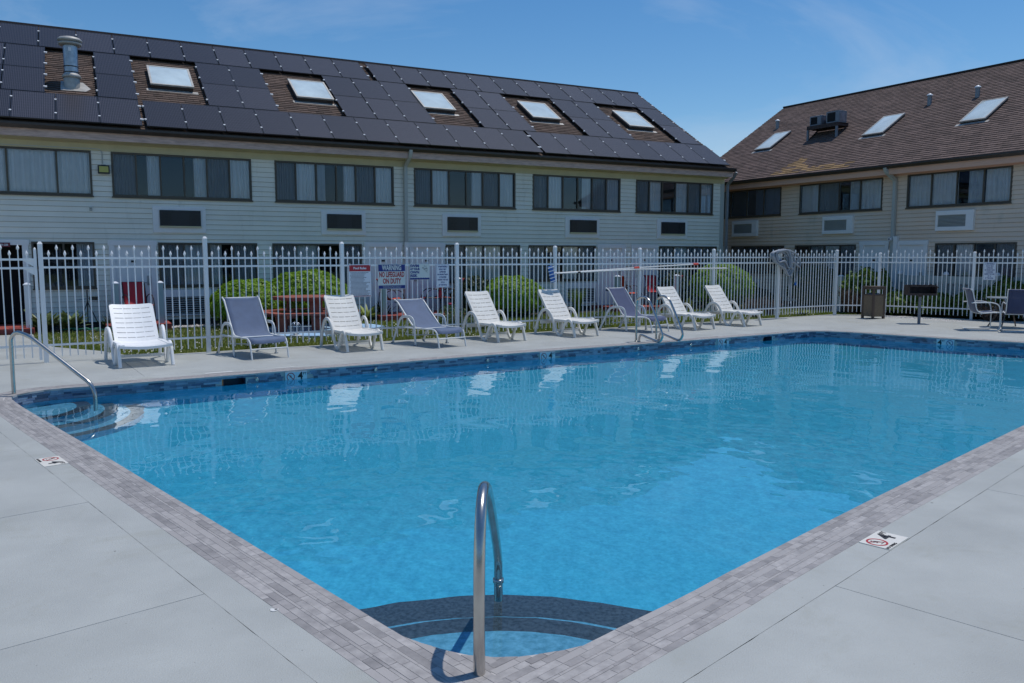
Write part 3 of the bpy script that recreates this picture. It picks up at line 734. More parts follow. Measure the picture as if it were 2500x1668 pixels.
# ------------------------------------------------------------------ buildings
E_ROOF1 = dict(ze=4.73, zr=8.24, D=5.3, o=.4)
E_ROOF2 = dict(ze=4.52, zr=8.2, D=5.4, o=.4)
pleats = []
def pleat_mesh(name, m, seed, cov=1.):
    r = random.Random(seed); n = 44; vs = []; fs = []; ph = r.uniform(0, 6)
    for k in range(n + 1):
        x = k / n; y = .035 * sin(ph + x * 42 + 2.2 * sin(x * 7 + ph)) + .012 * sin(x * 95 + ph)
        vs += [(x * cov - .5, y, -.5), (x * cov - .5 + .008 * sin(x * 30), y * .8, .5)]
    for k in range(n): fs.append((2 * k, 2 * k + 2, 2 * k + 3, 2 * k + 1))
    return MB().add(vs, fs, 0, True).mesh(name, m)
PL = {k: [pleat_mesh('curtain', m, i + 10 * j) for i in range(3)] for j, (k, m) in enumerate((('w', curt_m), ('g', curtg_m)))}
def frame_mesh(w, h, t, d, mull=(), m=None):
    f = MB()
    f.box((0, -d, 0), (w, .03, t)); f.box((0, -d, h - t), (w, .03, h)); f.box((0, -d, t), (t, .03, h - t)); f.box((w - t, -d, t), (w, .03, h - t))
    return f
def window(par, s0, s1, z0, z1, panes, sill=True):
    """panes: (right edge as a share of the width, code) with code letters w/g curtain, h half curtain, d dark, s screened"""
    w, h = s1 - s0, z1 - z0; t = .045
    fr = frame_mesh(w, h, t, .035).obj('window', bronze_m, par, (s0, 0, z0))
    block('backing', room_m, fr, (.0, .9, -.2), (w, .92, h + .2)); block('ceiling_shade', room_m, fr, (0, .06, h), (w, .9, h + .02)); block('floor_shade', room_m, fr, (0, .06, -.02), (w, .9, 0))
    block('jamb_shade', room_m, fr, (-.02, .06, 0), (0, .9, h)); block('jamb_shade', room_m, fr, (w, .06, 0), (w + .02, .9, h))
    if sill: block('sill', bronze_m, fr, (-.02, -.06, -.035), (w + .02, .0, -.002))
    x = t; xs = [0] + [p[0] for p in panes]
    for i, (e, code) in enumerate(panes):
        a = xs[i] * w + (t if i == 0 else .02); b = e * w - (t if i == len(panes) - 1 else .02)
        if i < len(panes) - 1: block('mullion', bronze_m, fr, (b, -.028, t), (e * w + .02, .025, h - t))
        pn = link('pane', ubox(pane_m), fr, ((a + b) / 2, .008 + .006 * (i % 2), h / 2), (random.uniform(-.004, .004), 0, random.uniform(-.006, .006)), (b - a, .004, h - 2 * t))
        if 's' in code: link('insect_screen', ubox(screen_m), fr, ((a + b) / 2, -.012, h / 2), None, (b - a, .002, h - 2 * t))
        c = 'w' if 'w' in code else ('g' if 'g' in code else None)
        if c:
            lo, hi = (a, b)
            if 'h' in code: lo = a + (b - a) * random.uniform(.4, .5)
            if 'k' in code: hi = a + (b - a) * random.uniform(.4, .55)
            link('curtain', random.choice(PL[c]), fr, ((lo + hi) / 2, .075, h / 2), None, (hi - lo + .03, 1, h - .03))
    return fr
def ac_unit(par, s0, s1, z0, z1, black=True):
    w, h = s1 - s0, z1 - z0
    fr = MB(); b = .10 if not black else .17
    if black:
        gx0, gx1, gz0, gz1 = w * .13, w * .90, h * .26, h * .86
        for q in (((0, -.03, 0), (w, .02, gz0)), ((0, -.03, gz1), (w, .02, h)), ((0, -.03, gz0), (gx0, .02, gz1)), ((gx1, -.03, gz0), (w, .02, gz1))): fr.box(*q)
        fr = fr.obj('air_conditioner', trim_m, par, (s0, -.022, z0), None, .006)
        block('case', black_m, fr, (gx0, -.07, gz0), (gx1, .1, gz1))
        n = 9
        for side in (0, 1):
            for k in range(n):
                a = gx0 + .03 + side * (gx1 - gx0 - .3); z = gz0 + .03 + k * (gz1 - gz0 - .05) / n
                block('louvre', black_m, fr, (a, -.085, z), (a + .24, -.07, z + .012))
        block('sill_ledge', frieze_m, fr, (gx0 - .01, -.075, gz0 - .04), (gx1 + .01, -.02, gz0))
    else:
        gx0, gx1, gz0, gz1 = w * .06, w * .80, h * .2, h * .78
        for q in (((0, -.09, 0), (w, .02, gz0)), ((0, -.09, gz1), (w, .02, h)), ((0, -.09, gz0), (gx0, .02, gz1)), ((gx1, -.09, gz0), (w, .02, gz1))): fr.box(*q)
        fr = fr.obj('air_conditioner', trim_m, par, (s0, -.022, z0), None, .008)
        block('grille_back', dark_m, fr, (gx0, -.02, gz0), (gx1, .02, gz1))
        n = 9
        for k in range(n):
            z = gz0 + (k + .5) * (gz1 - gz0) / n
            block('louvre', cond_m, fr, (gx0, -.075, z - .012), (gx1, -.03, z + .004), (radians(-25), 0, 0))
    return fr
def wall_grille(par, s0, s1, z0, z1):
    fr = MB().box((0, -.05, (z1 - z0) * .72), (s1 - s0, .02, z1 - z0)); w, h = s1 - s0, (z1 - z0) * .72
    fr.box((w - .06, -.05, 0), (w, .02, h)); fr.box((0, -.05, 0), (.04, .02, h)); fr.box((.04, -.05, 0), (w - .06, .02, .03))
    fr = fr.obj('wall_heater', trim_m, par, (s0, -.022, z0))
    block('grille_back', dark_m, fr, (.04, .0, .03), (w - .06, .01, h))
    for k in range(8):
        z = .03 + (k + .5) * (h - .03) / 8; block('louvre', cond_m, fr, (.04, -.04, z - .012), (w - .06, -.005, z + .004), (radians(-25), 0, 0))
def door(par, s0, s1, z1, open_=False, hs=1, note=True):
    w = s1 - s0; t = .13; fr = MB(); z0 = .1
    fr.box((0, -.035, 0), (t, .03, z1 - z0 - t)); fr.box((w - t, -.035, 0), (w, .03, z1 - z0 - t)); fr.box((-.02, -.04, z1 - z0 - t), (w + .02, .03, z1 - z0))
    fr = fr.obj('door', trim_m, par, (s0, -.022, z0), None, .004)
    h = z1 - z0 - t
    if open_: 
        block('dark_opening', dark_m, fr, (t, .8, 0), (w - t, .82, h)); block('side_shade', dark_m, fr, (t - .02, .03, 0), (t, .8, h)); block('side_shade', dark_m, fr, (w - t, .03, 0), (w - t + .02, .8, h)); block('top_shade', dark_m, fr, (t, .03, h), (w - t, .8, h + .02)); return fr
    block('leaf', trim_m, fr, (t, .012, 0), (w - t, .05, h))
    lw = w - 2 * t
    for zz in ((.12, .62), (.74, h - .12)):
        for k in (0, 1):
            a = t + .07 + k * (lw - .03) / 2; b = a + (lw - .25) / 2
            block('moulding', trim_m, fr, (a, .004, zz[0]), (b, .013, zz[1]))
    x = w - t - .09 if hs > 0 else t + .04
    block('lock_plate', galvd_m, fr, (x - .02, -.012, .88), (x + .06, .012, 1.12)); MB().tube([(0, 0, 0), (0, -.06, 0), (-.1 * hs, -.06, 0)], .011, 8).obj('handle', galvd_m, fr, (x + .02, -.01, .95))
    if note: block('number_plate', black_m, fr, (w / 2 - .05, .002, 1.45), (w / 2 + .05, .011, 1.5))
    block('threshold', galvd_m, fr, (t, -.05, -.02), (w - t, .03, .015))
    return fr

def building(name, label, P, D, s0, s1, zt, roof, opens, siding, zb=.10):
    b = thing(name, label, 'building', (P[0], P[1], 0), atan2(D[1], D[0]))
    # wall behind the boards
    xs = sorted({s0, s1} | {v for o in opens for v in o[:2]}); zs = sorted({-.1, zt} | {v for o in opens for v in o[2:]})
    w = MB()
    for i in range(len(xs) - 1):
        for j in range(len(zs) - 1):
            cx, cz = (xs[i] + xs[i + 1]) / 2, (zs[j] + zs[j + 1]) / 2
            if any(o[0] < cx < o[1] and o[2] < cz < o[3] for o in opens): continue
            w.quad((xs[i], .012, zs[j]), (xs[i + 1], .012, zs[j]), (xs[i + 1], .012, zs[j + 1]), (xs[i], .012, zs[j + 1]))
    o_, D_, ze, zr = roof['o'], roof['D'], roof['ze'], roof['zr']; back = 2 * D_
    for x, q in ((s0, 1), (s1, 0)):
        pts = [(x, .012, -.1), (x, back, -.1), (x, back, zt), (x, D_, zr - .15), (x, .012, zt)]
        w.add(pts, [tuple(range(5)) if q == 0 else tuple(range(5))[::-1]])
    w.quad((s0, back, -.1), (s0, back, zt), (s1, back, zt), (s1, back, -.1))
    wall_o = w.obj('wall', shadeback_m, b)
    # clapboards
    pitch = .1265; z = zb
    while z < zt - .03:
        zc0, zc1 = z, min(z + pitch, zt); over = [o for o in opens if o[2] < zc1 - .004 and o[3] > zc0 + .004]
        bx = sorted({s0, s1} | {v for o in over for v in o[:2] if s0 < v < s1}); segs = []
        for p, q in zip(bx[:-1], bx[1:]):
            lo, hi = zc0, zc1
            for o in over:
                if o[0] < (p + q) / 2 < o[1]:
                    if o[2] > zc0 + .012: hi = min(hi, o[2])
                    elif o[3] < zc1 - .012: lo = max(lo, o[3])
                    else: hi = lo
            if hi - lo < .012: continue
            if segs and segs[-1][1] == p and segs[-1][2:] == (lo, hi): segs[-1] = (segs[-1][0], q, lo, hi)
            else: segs.append((p, q, lo, hi))
        for p, q, lo, hi in segs:
            if q - p < .02: continue
            d = .026; f0 = (lo - zc0) / pitch; f1 = (hi - zc0) / pitch; y0, y1 = -d + (d - .001) * f0, -d + (d - .001) * f1; zl = lo + (.0055 if lo == zc0 else 0)  # slot under each board shows the dark backing as a shade line
            MB().hexa([(p, y0, zl), (q, y0, zl), (q, .011, zl), (p, .011, zl), (p, y1, hi), (q, y1, hi), (q, .011, hi), (p, .011, hi)]).obj('siding_board', siding, wall_o)
        z += pitch
    # roof
    pt = atan2(zr - ze, D_ + o_); rl = hypot(zr - ze, D_ + o_); sa, sb = s0 - .05, s1 + .05
    th = .1
    r = MB()
    r.hexa([(sa, -o_, ze - th), (sb, -o_, ze - th), (sb, D_, zr - th), (sa, D_, zr - th), (sa, -o_, ze), (sb, -o_, ze), (sb, D_, zr), (sa, D_, zr)])
    r.hexa([(sa, D_, zr - th), (sb, D_, zr - th), (sb, back + o_, ze - th), (sa, back + o_, ze - th), (sa, D_, zr), (sb, D_, zr), (sb, back + o_, ze), (sa, back + o_, ze)])
    roof_o = r.obj('roof', roofdeck_m, b)
    return b, wall_o, roof_o, dict(pt=pt, rl=rl, sa=sa, sb=sb, ze=ze, o=o_)
def RP(g, s, t, l=0): return (s, -g['o'] + t * cos(g['pt']) - l * sin(g['pt']), g['ze'] + t * sin(g['pt']) + l * cos(g['pt']))
def shingles(roof_o, g, sa, sb, holes_only, seen, tan=(), sm=None):
    sm = sm or shing_m
    exp = .135; n = int(g['rl'] / exp); far = MB(); cand = []
    R = Matrix.Rotation(g['pt'], 4, 'X')
    for i in range(n + 1):
        t = i * exp; s = sa - random.uniform(0, .3)
        while s < sb:
            wd = random.choice((.15, .22, .3, .38)); c = s + wd / 2
            if holes_only is None or any(a - .1 < c < b_ + .1 and lo - .1 < t + .07 < hi + .1 for a, b_, lo, hi in holes_only):
                if min(s + wd, sb) - max(s, sa) > .04: cand.append((max(s, sa), min(s + wd, sb) - .006, t, random.uniform(0, .006)))
            s += wd
    for k, (a, b_, t, e) in enumerate(cand): 
        c = (a + b_) / 2; cand[k] = (0 if seen(c, t) else 1, -c if sa < 0 and False else abs(c - seen.near), a, b_, t, e)
    cand.sort(key=lambda q: (q[0], q[1]))
    for k, (_, _, a, b_, t, e) in enumerate(cand):
        L2 = exp + .02; tn = any(x0 + (t - t0) * sk < (a + b_) / 2 < x1 + (t - t0) * sk2 and t0 < t < t1 and random.random() < .85 for x0, x1, t0, t1, sk, sk2 in tan)
        if k < 300:
            key = ('shg', tn, sm.name)
            if key not in UB: UB[key] = MB().hexa([(-.5, 0, 0), (.5, 0, 0), (.5, 1, 0), (-.5, 1, 0), (-.5, 0, 1), (.5, 0, 1), (.5, 1, .2), (-.5, 1, .2)]).mesh('shingle', shingt_m if tn else sm)
            link('shingle', UB[key], roof_o, RP(g, (a + b_) / 2, t, .001), (g['pt'], 0, 0), (b_ - a, L2, .020 + e))
        else:
            q = lambda s, tt, l: RP(g, s, tt, l)
            far.hexa([q(a, t, .001), q(b_, t, .001), q(b_, t + L2, .001), q(a, t + L2, .001), q(a, t, .021 + e), q(b_, t, .021 + e), q(b_, t + L2, .003), q(a, t + L2, .003)], 1 if tn else 0)
    tag(far.obj('shingles', [sm, shingt_m], roof_o), kind='stuff')
def skylight(par, g, s, t, w=1.05, h=1.3, z=.16):
    e = MB()
    for q in (((0, 0, 0), (w, .06, z)), ((0, h - .06, 0), (w, h, z)), ((0, .06, 0), (.06, h - .06, z)), ((w - .06, .06, 0), (w, h - .06, z))): e.box(*q)
    o = e.obj('skylight', gutter_m, par, RP(g, s, t, .0), (g['pt'], 0, 0))
    # shallow acrylic dome
    n = 10; vs = []; fs = []
    for i in range(n + 1):
        for j in range(n + 1):
            u, v = i / n, j / n; vs.append((.03 + u * (w - .06), .03 + v * (h - .06), z + .004 + .03 * (1 - (2 * u - 1) ** 4) * (1 - (2 * v - 1) ** 4)))
    for i in range(n):
        for j in range(n): a = i * (n + 1) + j; fs.append((a, a + n + 1, a + n + 2, a + 1))
    MB().add(vs, fs, 0, True).obj('dome', skyl_m, o)
    fl = MB()
    for q in (((-.02, -.02, z - .03), (w + .02, .03, z + .012)), ((-.02, h - .03, z - .03), (w + .02, h + .02, z + .012)), ((-.02, .03, z - .03), (.03, h - .03, z + .012)), ((w - .03, .03, z - .03), (w + .02, h - .03, z + .012))): fl.box(*q)
    fl.obj('rim', galvd_m, o); block('flashing', galvd_m, o, (-.12, -.14, .012), (w + .12, -.0, .022))
    return o
def eaves(b, s0, s1, g, zt, fr_m, fa_m, gap):
    o = g['o']; ze = g['ze']
    MB().box((s0 - .05, -o + .005, ze - .30), (s1 + .05, -o + .03, ze - .1)).obj('fascia', fa_m, b)
    MB().hexa([(s0, -o + .03, ze - .29), (s1, -o + .03, ze - .29), (s1, .02, zt - .04), (s0, .02, zt - .04), (s0, -o + .03, ze - .27), (s1, -o + .03, ze - .27), (s1, .02, zt - .02), (s0, .02, zt - .02)]).obj('soffit', fr_m, b)
    MB().box((s0, -.036, gap), (s1, -.027, zt + .0)).obj('frieze', fr_m, b)
    # K-profile gutter
    pr = [(-o + .004, ze - .12), (-o - .07, ze - .12), (-o - .115, ze - .05), (-o - .115, ze - .0), (-o - .10, ze - .0), (-o - .10, ze - .045), (-o - .065, ze - .105), (-o + .004, ze - .105)]
    gt = MB(); n = len(pr); vs = [(s0 - .1, y, z) for y, z in pr] + [(s1 + .1, y, z) for y, z in pr]
    gt.add(vs, [(i, (i + 1) % n, n + (i + 1) % n, n + i) for i in range(n)] + [tuple(range(n))[::-1], tuple(range(n, 2 * n))])
    gt.box((s1 + .1, -o - .115, ze - .12), (s1 + .105, -o + .004, ze)); gt.box((s0 - .105, -o - .115, ze - .12), (s0 - .1, -o + .004, ze))
    gt.obj('gutter', gutter_m, b)

six = lambda *c: [((i + 1) / 6, k) for i, k in enumerate(c)]
four = lambda *c: [((i + 1) / 4, k) for i, k in enumerate(c)]
ZU0, ZU1 = 3.155, 4.22
upL = [(-2.1, 1.79, four('w', 'w', 'w', 'w')), (2.22, 5.51, six('gs', 'wh', 'd', 'wh', 'gs', 'w')), (6.11, 9.41, six('gs', 'w', 'gk', 'wh', 'gs', 'w')), (10.02, 13.305, six('gs', 'w', 'd', 'wh', 'gs', 'w')),
       (13.91, 17.185, six('gs', 'w', 'd', 'wh', 'gs', 'g')), (17.81, 21.10, six('gs', 'w', 'd', 'w', 'gs', 'w'))]
upL[0] = (-1.7, 1.79, [(.24, 'w'), (.5, 'w'), (.79, 'w'), (1., 'w')])
gfL = [(.44, 1.765, [(.5, 'd'), (1, 'gh')]), (3.19, 5.60, four('gs', 'g', 'wk', 'gs')), (5.99, 8.44, four('gs', 'w', 'd', 'gs')), (10.99, 13.47, four('gs', 'w', 'w', 'gs')), (13.77, 16.25, four('gs', 'd', 'w', 'gs')), (18.81, 21.325, four('gs', 'g', 'd', 'gs'))]
acL = [(3.09, 4.34), (7.31, 8.56), (10.88, 12.13), (15.08, 16.37), (18.69, 19.98)]
drL = [(2.07, 3.14), (8.52, 9.61), (9.84, 10.935), (16.31, 17.4), (17.66, 18.72)]
htL = [(3.25, 4.40), (15.08, 16.30)]
opL = [(a, b, ZU0 - .035, ZU1) for a, b, _ in upL] + [(a, b, .935, 2.045) for a, b, _ in gfL] + [(a + .02, b - .02, 2.31, 2.91) for a, b in acL] + [(a, b, -.1, 2.07) for a, b in drL] + [(-.95, .38, -.1, 2.07)] + [(a, b, .2, .86) for a, b in htL]
bL, wL, rL, gL = building('motel_wing', 'long two-storey sage clapboard wing with solar panels covering its brown roof', P1, D1, -6.0, 21.6, 4.42, E_ROOF1, opL, sidingL_m)
for a, b, p in upL: window(bL, a, b, ZU0, ZU1, p)
for a, b, p in gfL: window(bL, a, b, .94, 2.045, p)
for a, b in acL: ac_unit(bL, a, b, 2.29, 2.94)
for i, (a, b) in enumerate(drL): door(bL, a, b, 2.09, hs=1 if i in (0, 1, 3) else -1)
door(bL, -.95, .38, 2.09, True)
for a, b in htL: wall_grille(bL, a, b, .2, .86)
eaves(bL, -6.0, 21.6, gL, 4.42, frieze_m, fascia_m, 4.225)
block('corner_board', cond_m, bL, (21.44, -.03, 0), (21.61, -.017, 4.3))
dsp = MB().tube(fillet([(9.76, -.48, 4.66), (9.76, -.44, 4.5), (9.74, -.09, 4.25), (9.74, -.075, 2.1)], .08), .045, prof=[(a * 2, b * 2) for a, b in SQ], up=(1, 0, 0), sm=False).obj('downspout', cond_m, bL)
block('downspout_foot', trim_m, bL, (9.69, -.12, 0), (9.80, -.035, 2.1))
MB().tube(fillet([(21.75, -.45, 4.6), (21.74, -.3, 4.4), (21.7, -.08, 4.2), (21.7, -.06, .1)], .08), .04, prof=[(a * 2, b * 2) for a, b in SQ], up=(1, 0, 0), sm=False).obj('downspout', greym_m, bL)
cnd = MB().tube(fillet([(-3, -.03, 3.80 + .44), (1.78, -.03, 4.27), (2.03, -.03, 4.27), (2.03, -.03, 3.92)], .12), .013, 6).obj('conduit', cond_m, bL)
fl = MB().box((-.13, -.12, -.10), (.13, -.06, .10)).box((-.05, -.06, .06), (.05, -.015, .12)).obj('floodlight', black_m, bL, (2.05, 0, 3.78), None, .008)
block('lens', yellow_m, fl, (-.10, -.126, -.065), (.10, -.119, .075))
cm = MB().box((-.03, -.06, -.05), (.03, -.015, .05)).obj('camera_box', cond_m, bL, (1.73, 0, 2.84), None, .005); block('lens', black_m, cm, (-.008, -.066, -.01), (.008, -.059, .01))
sg = MB().box((-.24, -.02, -.05), (.0, 0, .05)).obj('number_sign', maroon_m, bL, (.02, -.064, 1.965)); text('201-220', .062, signw_m, sg, (-.125, -.021, 0), (radians(90), 0, 0), bold=.002, sx=.82)

# solar panels
PH, PW = 1.545, .90
def panel_mesh():
    m = MB(); f = .018; h = .035
    m.box((0, 0, 0), (PW, f, h)); m.box((0, PH - f, 0), (PW, PH, h)); m.box((0, f, 0), (f, PH - f, h)); m.box((PW - f, f, 0), (PW, PH - f, h))
    m.quad((f, f, h - .003), (PW - f, f, h - .003), (PW - f, PH - f, h - .003), (f, PH - f, h - .003), 1); return m.mesh('solar_panel', [pframe_m, solar_m])
PM = panel_mesh(); clampm = MB().box((-.024, -.024, -.02), (.024, .024, .012)).mesh('clamp', clamp_m)
rows = {0: -.02, 1: 1.565, 2: 3.13, 3: 4.72}
pan = []
st = .917
for i in range(-3, 3): pan.append((0, .20 + i * .912, i == 2))
for i in range(12): pan.append((0, 3.03 + i * st, i == 11))
for i in range(8): pan.append((0, 14.1 + i * st, i == 7))
for r in (1, 2):
    for s, e in ((-2.8, 0), (-1.88, 0), (-.95, 0), (-.03, 1), (2.03, 1), (4.65, 0), (5.56, 1), (8.35, 0), (9.28, 0), (10.2, 1), (12.7, 0), (13.64, 1), (16.54, 0), (17.48, 1), (20.39, 1)): pan.append((r, s, e))
for i in range(-3, 11): pan.append((3, -.20 + i * .9245, i == 10))
for i in range(12): pan.append((3, 10.18 + i * .932, i == 11))
for r, s, last in pan:
    o = link('solar_panel', PM, bL, RP(gL, s, rows[r], .10), (gL['pt'], random.uniform(-.003, .003), random.uniform(-.001, .001)))
    for t in (.36, 1.16):
        link('clamp', clampm, o, (-.01, t, .034))
        if last: link('clamp', clampm, o, (PW + .015, t, .03), None, (1.6, 1.1, 1))
for r in range(4):
    for k, t in enumerate((.36, 1.16)):
        pass
skyh = [(3.335, 2.66), (7.19, 2.68), (11.10, 2.72), (14.97, 2.74), (18.88, 2.74)]
holes = [(.85, 2.03, 1.5, 4.75), (2.93, 4.65, 1.5, 4.75), (6.46, 8.35, 1.5, 4.75), (11.12, 12.7, 1.5, 4.75), (14.58, 16.54, 1.5, 4.75), (18.43, 20.39, 1.5, 4.75), (2.9, 3.05, -.1, 1.7), (9.95, 10.25, 4.6, 6.5), (13.98, 14.15, -.1, 1.7), (-6, 22, -.1, .05), (-6, 22, 6.1, 6.7), (21.2, 21.7, -.1, 6.6)]
class Seen:
    def __init__(s, f, near): s.f = f; s.near = near
    def __call__(s, a, b): return s.f(a, b)
shingles(rL, gL, gL['sa'], gL['sb'], holes, Seen(lambda c, t: any(a < c < b and 1.6 < t < 4.6 for a, b, _, _ in holes[:6]) and not any(x < c < x + 1.05 and y < t < y + 1.3 for x, y in skyh), 1.5), (), shingl_m)
for s, t in skyh: skylight(bL, gL, s, t)
MB().box((gL['sa'], 5.3 - .12, 8.2), (gL['sb'], 5.3 + .12, 8.262)).obj('ridge_cap', shing_m, bL)
# flue
fx = RP(gL, 1.47, 2.33)
flu = MB().lathe([(.185, -.25), (.185, .22), (.175, .25), (.165, .28)], 24).obj('flue', galvd_m, bL, fx)
MB().lathe([(.165, .25), (.165, 1.05)], 24).obj('flue_pipe', galv_m, flu)
MB().lathe([(.20, .22), (.23, .25), (.19, .31), (.167, .33)], 24).obj('storm_collar', galvd_m, flu)
for z in (.36, .50): MB().lathe([(.172, z - .012), (.175, z), (.172, z + .012)], 24).obj('strap', black_m, flu)
capm = MB().lathe([(.165, 1.02), (.25, 1.02), (.275, 1.06), (.25, 1.09)], 28).lathe([(.24, 1.10), (.285, 1.13), (.285, 1.15), (.24, 1.20), (.12, 1.235), (0.001, 1.24)], 28).obj('flue_cap', galvd_m, flu)
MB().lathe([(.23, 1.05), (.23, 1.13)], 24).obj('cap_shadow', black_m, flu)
block('label_plate', signw_m, flu, (-.045, -.172, .86), (.02, -.160, .95))
MB().prism([(-.26, -.3), (.3, -.28), (.42, -.1), (.25, .3), (-.25, .3)], .02, .03).obj('flashing', galvd_m, bL, RP(gL, 1.47, 2.33, .0), (gL['pt'], 0, 0))

# right wing
upR = [(-6.9, -3.61, four('gs', 'gs', 'gh', 'w')), (-2.78, .50, four('w', 'gs', 'gh', 'w')), (1.35, 4.51, four('w', 'w', 'gh', 'w'))]
gfR = [(-6.0, -3.40, four('g', 'gs', 'd', 'gs')), (-2.91, -.40, four('d', 'gs', 'w', 'gs')), (2.36, 4.74, four('gs', 'w', 'd', 'gs'))]
acR = [(-5.92, -4.66), (-1.71, -.50), (2.38, 3.53)]
drR = [(-.235, .81), (1.07, 2.13)]
opR = [(a, b, 3.15, 4.19) for a, b, _ in upR] + [(a, b, 1.06, 2.09) for a, b, _ in gfR] + [(a + .02, b - .02, 2.47, 3.02) for a, b in acR] + [(a, b, -.1, 2.16) for a, b in drR] + [(-5.6, -4.5, .3, .86), (-6.5, -6.2, -.1, 2.05)]
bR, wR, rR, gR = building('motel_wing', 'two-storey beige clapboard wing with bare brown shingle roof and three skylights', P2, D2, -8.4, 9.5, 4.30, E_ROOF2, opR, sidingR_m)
bR['group'] = bL['group'] = 'wings of the motel'
for a, b, p in upR: window(bR, a, b, 3.185, 4.19, p)
for a, b, p in gfR: window(bR, a, b, 1.095, 2.09, p)
for a, b in acR: ac_unit(bR, a, b, 2.45, 3.04, False)
for a, b in drR: door(bR, a, b, 2.18)
wall_grille(bR, -5.6, -4.5, .3, .86)
block('door_frame', trim_m, bR, (-6.5, -.05, .1), (-6.2, .0, 2.1))
eaves(bR, -8.4, 9.5, gR, 4.30, peach_m, peach_m, 4.195)
MB().tube(fillet([(.88, -.48, 4.44), (.90, -.42, 4.3), (.98, -.09, 4.05), (.98, -.075, .2)], .08), .05, prof=[(a * 2, b * 2) for a, b in SQ], up=(1, 0, 0), sm=False).obj('downspout', cond_m, bR)
block('conduit_box', trim_m, bR, (1.03, -.14, .1), (1.16, -.02, 2.32))
cm = MB().box((-.07, -.22, -.05), (.02, -.08, .04)).obj('camera_box', signw_m, bR, (.95, -.06, 2.24), (0, 0, .3), .01); block('lens', black_m, cm, (-.05, -.226, -.03), (-.01, -.219, .02))
shingles(rR, gR, gR['sa'], gR['sb'], None, Seen(lambda c, t: c < 5.2 and t < 6.5, 4.6), [(-3.9, -2.2, .0, 1.35, .35, -.9), (-2.6, -.6, 0, .5, 0, -.2)])
for s, t in ((-6.53, 2.47), (-1.52, 2.36), (1.98, 2.30)): skylight(bR, gR, s, t, .78, 1.34, .10)
MB().box((gR['sa'], 5.4 - .12, 8.17), (gR['sb'], 5.4 + .12, 8.222)).obj('ridge_cap', roofdeck_m, bR)
for s, t in ((-7.04, 4.54), (-.23, 4.34), (1.45, 4.29)):
    p = RP(gR, s, t); vp = MB().lathe([(.07, -.1), (.07, .31)], 14).obj('vent_pipe', greym_m, bR, p)
    MB().lathe([(.10, .30), (.095, .33), (.04, .37), (.001, .385)], 14).obj('pipe_cap', clamp_m, vp)
# bracket platform for the two condensers
ps0, ps1 = -4.22, -2.86; yb = RP(gR, 0, 3.45)[1]; yf = RP(gR, 0, 2.72)[1]; zp = RP(gR, 0, 3.45)[2] + .03
plt = MB()
for y in (yf, yb - .08): plt.box((ps0, y, zp), (ps1, y + .07, zp + .12))
for x in np.linspace(ps0, ps1 - .07, 4): plt.box((x, yf + .07, zp + .02), (x + .07, yb - .08, zp + .1))
plt.box((ps0, yf, zp + .12), (ps1, yb, zp + .14))
plt = plt.obj('condenser_platform', rust_m, bR)
zf = RP(gR, 0, 2.72 - .02)[2]
for x in (ps0, ps1 - .08):
    block('leg', greym_m, plt, (x, yf, zf - .12), (x + .07, yf + .07, zp)); MB().tube([(x + .035, yf + .05, zf + .05), (x + .035, yb - .05, zp + .02)], .03, 6).obj('brace', rust_m, plt)
def condenser(s, w, h, label):
    e = thing('condenser', label, 'condenser', tuple(bR.matrix_basis @ Vector((s, yf + .08, zp + .14))), atan2(D2[1], D2[0]), 'condenser units on the roof bracket')
    d = .42; f = MB()
    for q in (((0, 0, h - .05), (w, d, h)), ((0, 0, 0), (w, d, .05)), ((0, 0, .05), (.04, d, h - .05)), ((w - .16, 0, .05), (w, d, h - .05))): f.box(*q)
    f.obj('case', greym_m, e, None, None, .006); block('coil', black_m, e, (.04, .02, .05), (w - .16, d - .02, h - .05))
    for k in range(9): block('fin', black_m, e, (.05 + k * (w - .22) / 9, .005, .05), (.06 + k * (w - .22) / 9, .02, h - .05))
    block('side_panel', galv_m, e, (w, .06, .05), (w + .004, d - .06, h - .06))
    return e
condenser(-4.16, .50, .36, 'smaller grey condenser unit standing at the left end of the roof bracket')
condenser(-3.42, .56, .42, 'larger grey condenser unit standing at the right end of the roof bracket')
block('pipe_bundle', rust_m, plt, (-3.62, yb - .25, zp + .14), (-3.52, yb - .12, zp + .34))

# planting beds along the walls
tag(MB().prism([tuple(L_(s, o)[:2]) for s, o in ((-6, 1.25), (21.9, 1.25), (21.9, 0), (-6, 0))], -.055, -.02).obj('planting_bed', soil_m), kind='structure')
tag(MB().prism([tuple(R_(s, o)[:2]) for s, o in ((-8, 1.0), (-2.5, 1.2), (1.0, 2.2), (8, 2.6), (9, 0), (-8, 0))], -.055, -.022).obj('planting_bed', soil_m), kind='structure')
def pebbles(n, fn, name):
    V = []; F = []
    for k in range(n):
        c = fn(); r = random.uniform(.02, .05); o = len(V); a = random.uniform(0, 3)
        for (x, y, z) in ((1, 0, 0), (0, 1, 0), (-1, 0, 0), (0, -1, 0), (0, 0, .7), (0, 0, -.5)):
            V.append((c[0] + r * (x * cos(a) - y * sin(a)), c[1] + r * .8 * (x * sin(a) + y * cos(a)), c[2] + r * z))
        for i in range(4): F += [(o + i, o + (i + 1) % 4, o + 4), (o + (i + 1) % 4, o + i, o + 5)]
    tag(raw(name, V, F, stone_m), kind='stuff')
pebbles(900, lambda: L_(random.uniform(3.2, 7.5), 1.1 + random.gauss(0, .12), -.01), 'gravel')
pebbles(500, lambda: R_(random.uniform(2.6, 4.8), 2.5 + random.gauss(0, .15), -.015), 'gravel')
